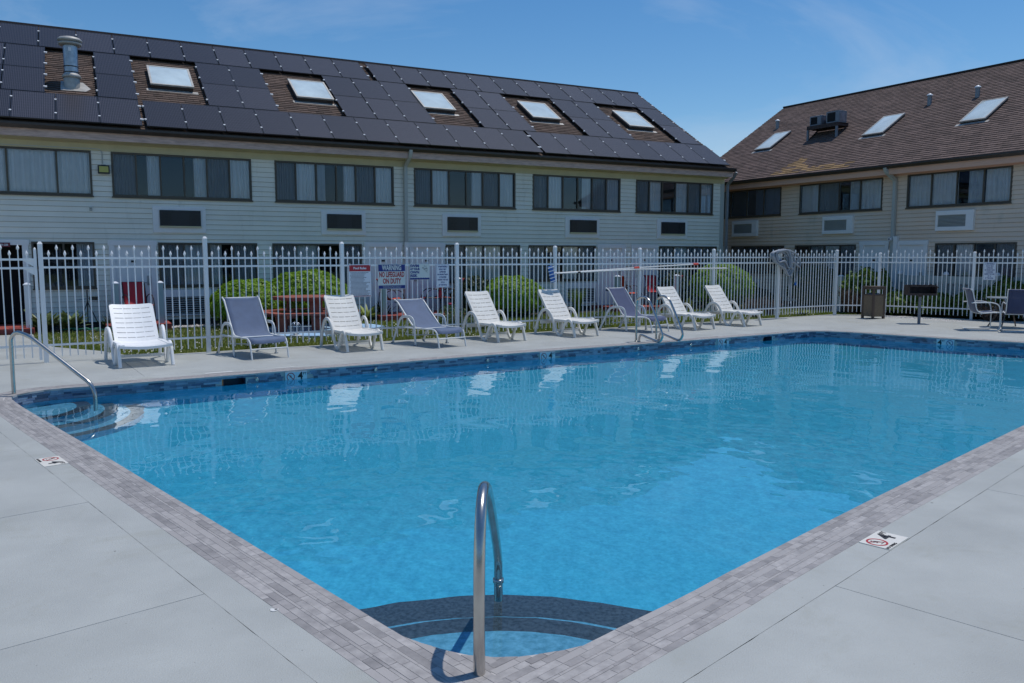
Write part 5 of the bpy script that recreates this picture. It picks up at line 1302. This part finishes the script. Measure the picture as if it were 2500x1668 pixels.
bn = thing('litter_bin', 'square brown aggregate litter bin with open top sides', 'bin', (9.94, 22.52, 0), radians(45 - 24))
a = .185
for x in (-a, a):
    for y in (-a, a): block('corner_post', bframe_m, bn, (x - .028, y - .028, .0), (x + .028, y + .028, .86))
for k in range(4):
    R = Matrix.Rotation(k * pi / 2, 4, 'Z'); MB().box((-a + .028, -a - .015, .06), (a - .028, -a + .01, .635), 0, R).obj('aggregate_panel', agg_m, bn)
    MB().box((-a + .028, -a - .022, .635), (a - .028, -a + .012, .665), 0, R).obj('lip', bframe_m, bn); MB().box((-a + .028, -a - .022, .80), (a - .028, -a + .012, .86), 0, R).obj('hood_side', bframe_m, bn)
block('hood_top', bframe_m, bn, (-a - .03, -a - .03, .86), (a + .03, a + .03, .885))
MB().lathe([(.15, .08), (.15, .64), (.158, .675), (.145, .69), (.14, .66)], 20).obj('liner', greym_m, bn)

# ------------------------------------------------------------------ behind the fence: posts, red chairs, picnic table
for i, (x, y, m, lab) in enumerate(((-10.77, 18.22, trim_m, 'white capped post beside the open dark doorway'), (-9.2, 19.04, postgr_m, 'pale capped post left of the red chair by the left door'), (-8.35, 19.48, postgr_m, 'pale capped post right of the red chair by the left door'), (-3.44, 22.05, postgr_m, 'pale capped post half hidden below the WARNING sign'),
                                    (-1.52, 23.05, postgr_m, 'pale capped post just right of the adult supervision notice'), (3.28, 25.56, postgr_m, 'pale capped post behind the shade-darkened lounger beside an orange chair'), (5.34, 26.64, trim_m, 'white capped post between the red chairs and the rightmost globe bush'), (10.36, 25.87, trim_m, 'white capped post behind the corner post of the pool fence'))):
    e = thing('divider_post', lab, 'post', (x, y, 0), atan2(D1[1], D1[0]), 'capped posts of the terrace dividers')
    block('shaft', m, e, (-.06, -.06, -.04), (.06, .06, 1.06)); MB().add([(-.075, -.075, 1.06), (.075, -.075, 1.06), (.075, .075, 1.06), (-.075, .075, 1.06), (-.075, -.075, 1.08), (.075, -.075, 1.08), (.075, .075, 1.08), (-.075, .075, 1.08), (-.02, -.02, 1.12), (.02, -.02, 1.12), (.02, .02, 1.12), (-.02, .02, 1.12)], [(0, 3, 2, 1), (0, 1, 5, 4), (1, 2, 6, 5), (2, 3, 7, 6), (3, 0, 4, 7), (4, 5, 9, 8), (5, 6, 10, 9), (6, 7, 11, 10), (7, 4, 8, 11), (8, 9, 10, 11)]).obj('cap', signw_m, e)
g_ = 'red chairs on the terraces'
rc = patio_chair('terrace_chair', 'red sling chair with black arms before the left white door', g_, blackt_m, red_m, False, (-9.0, 19.72, .12), radians(27 - 75))
oc = patio_chair('terrace_chair', 'orange sling chair half hidden behind the WARNING sign', g_, blackt_m, orange_m, False, (-3.32, 22.62, .12), radians(27))
copy_tree(rc, 'red sling chair with black arms below the adult supervision notice', (-2.25, 23.3, .12), radians(27 + 172)); copy_tree(oc, 'orange-red sling chair turned sideways beside the pale post by the white loungers', (-1.72, 23.35, .12), radians(27 + 165))
copy_tree(oc, 'bright orange sling chair just right of the pale post behind the shade-darkened lounger', (3.72, 26.0, .12), radians(20)); copy_tree(rc, 'red sling chair behind the pool ladder, left of its twin', (4.75, 26.85, .12), radians(27 - 80)); copy_tree(rc, 'red sling chair touching the white capped post, right of its twin', (5.18, 26.95, .12), radians(27 + 180))

pc = thing('picnic_table', 'red-brown hexagonal picnic table with ring of benches on the blue pad', 'picnic table', (-4.80, 19.15, 0), radians(12))
hexp = lambda r, a0=0: [(r * cos(a0 + k * pi / 3), r * sin(a0 + k * pi / 3)) for k in range(6)]
for k in range(6):
    a0, a1 = k * pi / 3, (k + 1) * pi / 3
    MB().prism([(.012 * cos((a0 + a1) / 2), .012 * sin((a0 + a1) / 2)), (.80 * cos(a0 + .006), .80 * sin(a0 + .006)), (.80 * cos(a1 - .006), .80 * sin(a1 - .006))], .735, .775).obj('top_board', brown_m, pc)
    MB().prism([(.72 * cos(a0), .72 * sin(a0)), (.76 * cos(a0), .76 * sin(a0)), (.76 * cos(a1), .76 * sin(a1)), (.72 * cos(a1), .72 * sin(a1))], .69, .735).obj('apron', brown_m, pc)
    MB().prism([(.90 * cos(a0 + .015), .90 * sin(a0 + .015)), (1.24 * cos(a0 + .01), 1.24 * sin(a0 + .01)), (1.24 * cos(a1 - .01), 1.24 * sin(a1 - .01)), (.90 * cos(a1 - .015), .90 * sin(a1 - .015))], .395, .435).obj('bench', brown_m, pc)
for k in range(6):
    R = Matrix.Rotation(k * pi / 3, 4, 'Z')
    if k % 2 == 1: MB().hexa([R @ Vector(v) for v in ((.45, -.13, 0), (.49, -.13, 0), (.49, .13, 0), (.45, .13, 0), (.40, -.15, .735), (.44, -.15, .735), (.44, .15, .735), (.40, .15, .735))]).obj('leg', brown_m, pc)
    if k % 2 == 0:
        MB().hexa([R @ Vector(v) for v in ((1.0, -.11, 0), (1.05, -.11, 0), (1.05, .11, 0), (1.0, .11, 0), (1.06, -.13, .395), (1.11, -.13, .395), (1.11, .13, .395), (1.06, .13, .395))]).obj('bench_leg', brown_m, pc)
    MB().box((.44, -.045, .30), (1.1, .045, .39), 0, R).obj('beam', brown_m, pc)
tag(MB().prism([(-6.0, 19.5), (-4.9, 17.35), (-4.0, 17.45), (-3.1, 19.9), (-3.5, 20.5), (-5.2, 20.9)], -.06, .012).obj('blue_pad', bluepad_m), kind='structure')
us = thing('umbrella_stand', 'small white and silver metal ring stand on the blue pad before the picnic table', 'stand', (-4.62, 17.42, .012))
MB().lathe([(.001, 0), (.13, 0), (.13, .012), (.03, .03), (.02, .05), (.001, .05)], 20).obj('base', alu_m, us)
for k in range(4):
    a = k * pi / 4; MB().tube([(.13 * cos(t) * cos(a), .13 * cos(t) * sin(a), .16 + .13 * sin(t)) for t in [2 * pi * q / 20 for q in range(20)]], .008, 6, closed=True).obj('hoop', galv_m, us)
# folded lamp stand and garden hose by the wall
tp = thing('tripod_stand', 'black folding tripod stand leaning by the wall left of the red chair', 'stand', L_(1.55, .45))
for a in (0, 2.1, 4.2): MB().tube([(0, 0, .62), (.28 * cos(a), .28 * sin(a), 0)], .012, 6).obj('leg', blackt_m, tp)
MB().tube([(0, 0, .6), (0, 0, .9)], .014, 6).obj('stem', blackt_m, tp); MB().tube([(-.3, 0, .66), (.22, 0, .72)], .012, 6).obj('arm', galv_m, tp); block('clamp', black_m, tp, (.06, -.03, .66), (.24, .03, .74))
gh = thing('garden_hose', 'green garden hose lying in loose loops at the lawn edge', 'hose', L_(1.6, 1.35))
MB().tube(smooth([(-.7 + k * .045 + .12 * cos(k * 1.1), .14 * sin(k * 1.1), .02 + .02 * (k % 3)) for k in range(30)], 4), .013, 6).obj('tube', greenh_m, gh)

# low white fence on the right
lf = thing('low_fence', 'low white vinyl fence with round post caps below the right wing windows', 'fence', R_(1.66, .62), atan2(D2[1], D2[0]))
for k in range(4):
    x = k * 1.47; block('post', postgr_m, lf, (x - .055, -.055, -.05), (x + .055, .055, 1.16)); MB().lathe([(.075, 1.16), (.08, 1.18), (.07, 1.22), (.04, 1.25), (.001, 1.26)], 14).obj('cap', signw_m, lf, (x, 0, 0))
    if k < 3:
        block('top_board', postgr_m, lf, (x + .055, -.02, .92), (x + 1.415, .02, 1.13)); block('bottom_rail', postgr_m, lf, (x + .055, -.02, .1), (x + 1.415, .02, .2))
        for q in range(7): block('slat', postgr_m, lf, (x + .12 + q * .19, -.012, .2), (x + .20 + q * .19, .012, .92))

# ------------------------------------------------------------------ plants
def leaves(c, nrm, size, asp=.6, jit=.6, rng=RNG, fold=False):
    """one rhombus leaf per centre, tilted about its outward normal"""
    n = len(c); nr = nrm + rng.normal(0, jit, (n, 3)); nr /= np.linalg.norm(nr, axis=1)[:, None]
    r = rng.normal(0, 1, (n, 3)); u = np.cross(nr, r); u /= np.linalg.norm(u, axis=1)[:, None]; v = np.cross(nr, u)
    s = (size * rng.uniform(.6, 1.35, n))[:, None]
    V = np.stack([c - u * s, c - v * s * asp, c + u * s, c + v * s * asp], 1).reshape(-1, 3); F = np.arange(4 * n).reshape(n, 4)
    return V, F
def bush(name, label, loc, rx, ry, h, n, m, size, lobes=((0, 0, 1, 1),), group=None, jit=.55, lump=.05, core=True, gaps=.0, cat='bush', asp=.6):
    e = thing(name, label, cat, (loc[0], loc[1], -.05), atan2(D1[1], D1[0]), group)
    C = []; NN = []
    per = n // len(lobes)
    for lx, ly, sc, hs in lobes:
        d = RNG.normal(0, 1, (per, 3)); d[:, 2] = np.abs(d[:, 2]) * 1.0 - .25; d /= np.linalg.norm(d, axis=1)[:, None]
        ph = RNG.uniform(0, 6, 6); wob = 1 + lump * (np.sin(d[:, 0] * 7 + ph[0]) * np.sin(d[:, 1] * 6 + ph[1]) + .6 * np.sin(d[:, 2] * 11 + ph[2]) * np.sin(d[:, 0] * 13 + ph[3]) + .5 * np.sin(d[:, 1] * 19 + ph[4]) * np.sin(d[:, 2] * 17 + ph[5]))
        rad = wob * (1 - np.abs(RNG.normal(0, .05, per)) - gaps * RNG.uniform(0, 1, per) ** 2)
        c = d * rad[:, None]; c[:, 0] = c[:, 0] * rx * sc + lx; c[:, 1] = c[:, 1] * ry * sc + ly; c[:, 2] = h * hs * .42 + c[:, 2] * h * hs * .60
        nn = d / np.array([rx, ry, h * .6]); nn /= np.linalg.norm(nn, axis=1)[:, None]
        k = c[:, 2] > .02; C.append(c[k]); NN.append(nn[k])
    V, F = leaves(np.concatenate(C), np.concatenate(NN), size, asp, jit)
    raw('foliage', V, F, m, e)
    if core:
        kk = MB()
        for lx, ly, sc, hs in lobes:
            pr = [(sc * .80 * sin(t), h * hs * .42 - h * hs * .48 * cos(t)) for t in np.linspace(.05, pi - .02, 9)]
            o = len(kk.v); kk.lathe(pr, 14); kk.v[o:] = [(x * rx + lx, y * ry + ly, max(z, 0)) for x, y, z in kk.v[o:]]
        kk.obj('shade_core', leafd_m, e)  # dark solid core, paints the shade seen between the leaves
    st_ = MB()
    for k in range(5): a = k * 1.26; st_.tube([(.05 * cos(a), .05 * sin(a), 0), (rx * .3 * cos(a), ry * .3 * sin(a), h * .5)], [.02, .008], 5)
    st_.obj('stem', stem_m, e); return e
gb = 'clipped globe bushes'
bush('globe_bush', 'wide low clipped bright green bush left behind the blue lounger', L_(5.10, 1.55), .98, .95, 1.17, 21000, leafb_m, .029, group=gb, jit=.38)
bush('globe_bush', 'taller clipped bright green bush behind the picnic table', L_(6.52, 1.5), 1.12, .95, 1.38, 24000, leafb_m, .029, group=gb, jit=.38)
bush('globe_bush', 'clipped bright green bush behind the middle cream loungers', L_(12.45, 1.5), .98, .9, 1.17, 17000, leafb_m, .031, group=gb, jit=.38)
bush('globe_bush', 'clipped bright green bush at the far right end of the sage wing', L_(20.25, 1.5), 1.12, 1.0, 1.50, 18000, leafb_m, .031, group=gb, jit=.38)
bush('shaded_bush', 'dark green bush in the shade left of the middle globe bush', L_(11.5, .85), .7, .6, 1.16, 6000, leafd_m, .035)  # bushes in shade get the dark leaf, shade put into the colour
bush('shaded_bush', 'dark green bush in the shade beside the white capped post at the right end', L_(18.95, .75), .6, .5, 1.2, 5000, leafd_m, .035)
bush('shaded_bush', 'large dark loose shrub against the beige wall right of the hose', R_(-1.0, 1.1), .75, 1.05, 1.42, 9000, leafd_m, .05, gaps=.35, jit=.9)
bush('leafy_shrub', 'tall loose green shrub behind the litter bin', R_(1.15, 1.45), .8, .7, 1.34, 7000, leafm_m, .055, gaps=.3, jit=.9, lump=.14)
bush('leafy_shrub', 'low green shrub behind the grill', R_(2.35, 1.55), .6, .5, .74, 4500, leafm_m, .05, gaps=.3, jit=.9, lump=.12)
bush('leafy_shrub', 'low dark-leaved shrub right of the grill post', R_(3.25, 1.25), .62, .5, .70, 4500, leafm_m, .05, gaps=.3, jit=.9, lump=.12)
bush('leafy_shrub', 'round green shrub left of the far-end fence post by the blue chair', R_(4.1, .95), .5, .45, .80, 4500, leafm_m, .05, gaps=.3, jit=.9, lump=.12)
bush('leafy_shrub', 'green shrub behind the blue chair below the far notice', R_(5.0, .75), .7, .5, 1.12, 7000, leafm_m, .05, gaps=.35, jit=.9, lump=.14)
bush('leafy_shrub', 'dark low shrub under the beige wing heater', R_(-4.3, .6), .5, .9, .62, 3500, leafd_m, .05, gaps=.3, jit=.9)
def twiggy(label, loc, r, h, n=70, lv=350):
    e = thing('twiggy_shrub', label, 'shrub', (loc[0], loc[1], -.05), 0, 'half bare brown shrubs')
    t = MB(); C = []
    for k in range(n):
        a = random.uniform(0, 2 * pi); q = random.uniform(.2, 1); hh = h * random.uniform(.6, 1.05); p0 = Vector((r * .15 * cos(a), r * .15 * sin(a), 0)); p1 = Vector((r * q * cos(a), r * q * sin(a), hh)); m_ = (p0 + p1) / 2 + Vector((random.gauss(0, .05), random.gauss(0, .05), .08))
        t.tube([p0, m_, p1], [.009, .006, .003], 4, caps=False)
        for b in range(3):
            f = random.uniform(.4, .95); b0 = p0.lerp(p1, f); b1 = b0 + Vector((random.gauss(0, .1), random.gauss(0, .1), random.uniform(.02, .16))); t.tube([b0, b1], [.005, .002], 4, caps=False); C += [b1, b1 + Vector((random.gauss(0, .03),) * 3), b0]
    t.obj('twigs', twig_m, e)
    C = np.array([tuple(c) for c in C])[:lv]; V, F = leaves(C, RNG.normal(0, 1, C.shape), .028); raw('foliage', V, F, twig_m, e); return e
twiggy('half bare brown shrub between the corner post and the bin', (10.15, 24.6), .42, .78, 80, 400); twiggy('low bare brown shrub under the last cream lounger', (6.9, 23.2), .45, .55); twiggy('low bare brown shrub left of the hose tail', (7.6, 24.1), .4, .5)
twiggy('low brown shrub behind the navy chair', (12.75, 21.75), .6, .55, 90, 500)
def blade_plant(name, label, loc, n, length, width, m, tilt=(.3, 1.1), cat='plant', group=None, curve=.5):
    e = thing(name, label, cat, (loc[0], loc[1], -.03), 0, group); V = []; F = []
    for k in range(n):
        a = random.uniform(0, 2 * pi); th = random.uniform(*tilt); L = length * random.uniform(.65, 1.1); d = Vector((cos(a), sin(a), 0)); sd_ = Vector((-sin(a), cos(a), 0)); p = Vector((random.gauss(0, .05), random.gauss(0, .05), 0)); o = len(V); ns = 4
        for i in range(ns + 1):
            t = i / ns; w_ = width * (sin(pi * min(.98, .12 + t * .88)) ** .8); V += [tuple(p - sd_ * w_ / 2), tuple(p + sd_ * w_ / 2)]
            an = th + curve * t * 1.3; p = p + (d * sin(an) + Vector((0, 0, cos(an)))) * (L / ns)
        for i in range(ns): F.append((o + 2 * i, o + 2 * i + 1, o + 2 * i + 3, o + 2 * i + 2))
    raw('leaf_clump', V, F, m, e); MB().tube([(0, 0, 0), (0, 0, .05)], .04, 6).obj('crown_base', stem_m, e); return e
gh_ = 'hosta plants in the beds'
blade_plant('hosta', 'large variegated hosta left of the gate post by the wall', L_(.62, .95), 60, .62, .17, hosta_m, group=gh_); blade_plant('hosta', 'variegated hosta right behind the leftmost fence post', L_(1.15, .9), 50, .58, .15, hosta_m, group=gh_)
blade_plant('hosta', 'variegated hosta below the Pool Rules board', L_(8.25, 1.05), 50, .55, .09, leafy_m, group=gh_); blade_plant('iris_clump', 'dark strap-leaved clump below the WARNING sign', L_(8.78, .7), 60, .55, .035, leafd_m, (.1, .6))
blade_plant('hosta', 'pale variegated hosta right of the white capped post', L_(19.1, 1.4), 50, .50, .06, leafy_m, group=gh_); blade_plant('hosta', 'small yellow-green hosta outside the fence below the hose', (8.55, 23.95), 44, .34, .09, leafy_m, (.6, 1.3), group=gh_)
blade_plant('ornamental_grass', 'upright green ornamental grass left of the shade-darkened lounger', L_(14.95, 1.0), 150, .85, .016, leafm_m, (.03, .35)); blade_plant('ornamental_grass', 'dark green ornamental grass left of its brighter twin', L_(14.1, .9), 110, .75, .016, leafd_m, (.03, .35)); blade_plant('daylily', 'grassy daylily clump below the leafy shrub by the grill', R_(2.0, 1.95), 90, .5, .025, leafm_m, (.1, .8))
blade_plant('daylily', 'dark daylily clump in the shade by the tripod stand', L_(1.95, .8), 60, .4, .03, leafd_m, (.1, .8))
def rose(label, loc, r, h, flower=False, n=700):
    e = thing('rose_bush', label, 'rose', (loc[0], loc[1], -.05), 0, 'small rose bushes along the fence'); d = RNG.normal(0, 1, (n, 3)); d[:, 2] = np.abs(d[:, 2]); d /= np.linalg.norm(d, axis=1)[:, None]; c = d * (RNG.uniform(.3, 1, n) ** .6)[:, None] * np.array([r, r, h]); c[:, 2] += .05
    V, F = leaves(c, d, .028, .6, .9); raw('foliage', V, F, leafr_m, e); t = MB()
    for k in range(14): a = random.uniform(0, 6.28); t.tube([(0, 0, 0), (r * .8 * cos(a), r * .8 * sin(a), h * random.uniform(.6, 1.05))], [.007, .003], 4)
    t.obj('stem', twig_m, e)
    if flower: 
        f = MB(); 
        for k in range(7): a = k * .9; f.lathe([(.001, 0), (.03, .015), (.038, .04), (.02, .045)], 7, (.02 * cos(a), .02 * sin(a), .002 * k))
        f.obj('flower', pink_m, e, (-.05, -.05, h + .02))
    return e
rose('small rose bush left of the picnic table legs', (-5.65, 17.9), .28, .55); rose('small rose bush behind the seat of the first blue lounger', (-4.75, 15.35), .3, .3, False, 400); rose('rose bush with a red bloom right of the low blue lounger', (-1.45, 19.9), .5, .55, True, 1300); rose('low rose bush under the shade-darkened lounger', (2.1, 19.85), .35, .45)
rose('low rose bush right of the red bloom', (-.75, 19.3), .4, .35, False, 700)

# wooded ground behind the viewer; it shows in the window panes
tv = []; tn = []
for k in range(90):
    x = random.uniform(-60, 60); y = -34 - random.uniform(0, 10); hh = random.uniform(3.5, 6); rr = random.uniform(2.5, 4.2)
    d = RNG.normal(0, 1, (130, 3)); d /= np.linalg.norm(d, axis=1)[:, None]; tv.append(d * np.array([rr, rr, hh * .5]) + np.array([x, y, hh * .5])); tn.append(d)
V, F = leaves(np.concatenate(tv), np.concatenate(tn), .9, .8, .5); tag(raw('far_wood', V, F, leafd_m), kind='stuff')

# ------------------------------------------------------------------ lawn
def scatter_pts(n, fn): return np.array([fn() for _ in range(n)])
def lawn_pt():
    while True:
        if random.random() < .72:
            s = random.uniform(-1.5, 20.0); off = random.uniform(-6.6, -.17) if random.random() < .75 else -random.uniform(.17, 2.5); p = F_(s, off)
            q = (Vector(p[:2]) - Vector(P1)); o1 = -(q.x * N1[0] + q.y * N1[1]); sL = q.x * D1[0] + q.y * D1[1]
            if o1 < 1.2: continue
            if in_poly(p, [Vector(w[:2]) for w in walk]): continue
            if in_poly(p, [Vector(v) for v in ((-6.0, 19.5), (-4.9, 17.35), (-4.0, 17.45), (-3.1, 19.9), (-3.5, 20.5), (-5.2, 20.9))]): continue
            return (p.x, p.y)
        else:
            p = Vector((random.uniform(7.5, 13.6), random.uniform(20.5, 30)))
            if (p - FA).dot(-FN) < .17 and p.x < 9.5: continue
            if (p - FC).dot(nFC) < .17 and p.x > 10.4: continue
            if 9.3 < p.x < 10.75 and p.y < 24.1: continue
            q = p - Vector(P2); o2 = -(q.x * N2[0] + q.y * N2[1]); s2 = q.x * D2[0] + q.y * D2[1]
            if o2 < (1.0 if s2 < -2.5 else (1.1 + (s2 + 2.5) * .33 if s2 < 1 else 2.25)): continue
            return (p.x, p.y)
NB = 110000
pts = scatter_pts(NB, lawn_pt); z = np.full(NB, -.055)
a = RNG.uniform(0, 2 * pi, NB); hgt = RNG.uniform(.035, .095, NB); wdt = RNG.uniform(.006, .013, NB); ln_ = RNG.normal(0, .03, (NB, 2))
b0 = np.stack([pts[:, 0] - wdt * np.cos(a), pts[:, 1] - wdt * np.sin(a), z], 1); b1 = np.stack([pts[:, 0] + wdt * np.cos(a), pts[:, 1] + wdt * np.sin(a), z], 1); b2 = np.stack([pts[:, 0] + ln_[:, 0], pts[:, 1] + ln_[:, 1], z + hgt], 1)
tag(raw('lawn_grass', np.stack([b0, b1, b2], 1).reshape(-1, 3), np.arange(3 * NB).reshape(NB, 3), blade_m), kind='stuff')
fl_ = []
while len(fl_) < 2600:
    p = lawn_pt(); q = Vector(p) - FA; s = q.dot(FD)
    if sin(p[0] * 1.7) * sin(p[1] * 1.3 + 1) + random.gauss(0, .5) > (.1 if s < 9 else .7): fl_.append((p[0], p[1], -.055 + random.uniform(.05, .09)))
c = np.array(fl_); V, F = leaves(c, np.tile([0, 0, 1.], (len(c), 1)), .012, 1., .5); tag(raw('clover_flowers', V, F, clover_m), kind='stuff')
print('slabs', nslab, 'objects', len(bpy.data.objects))
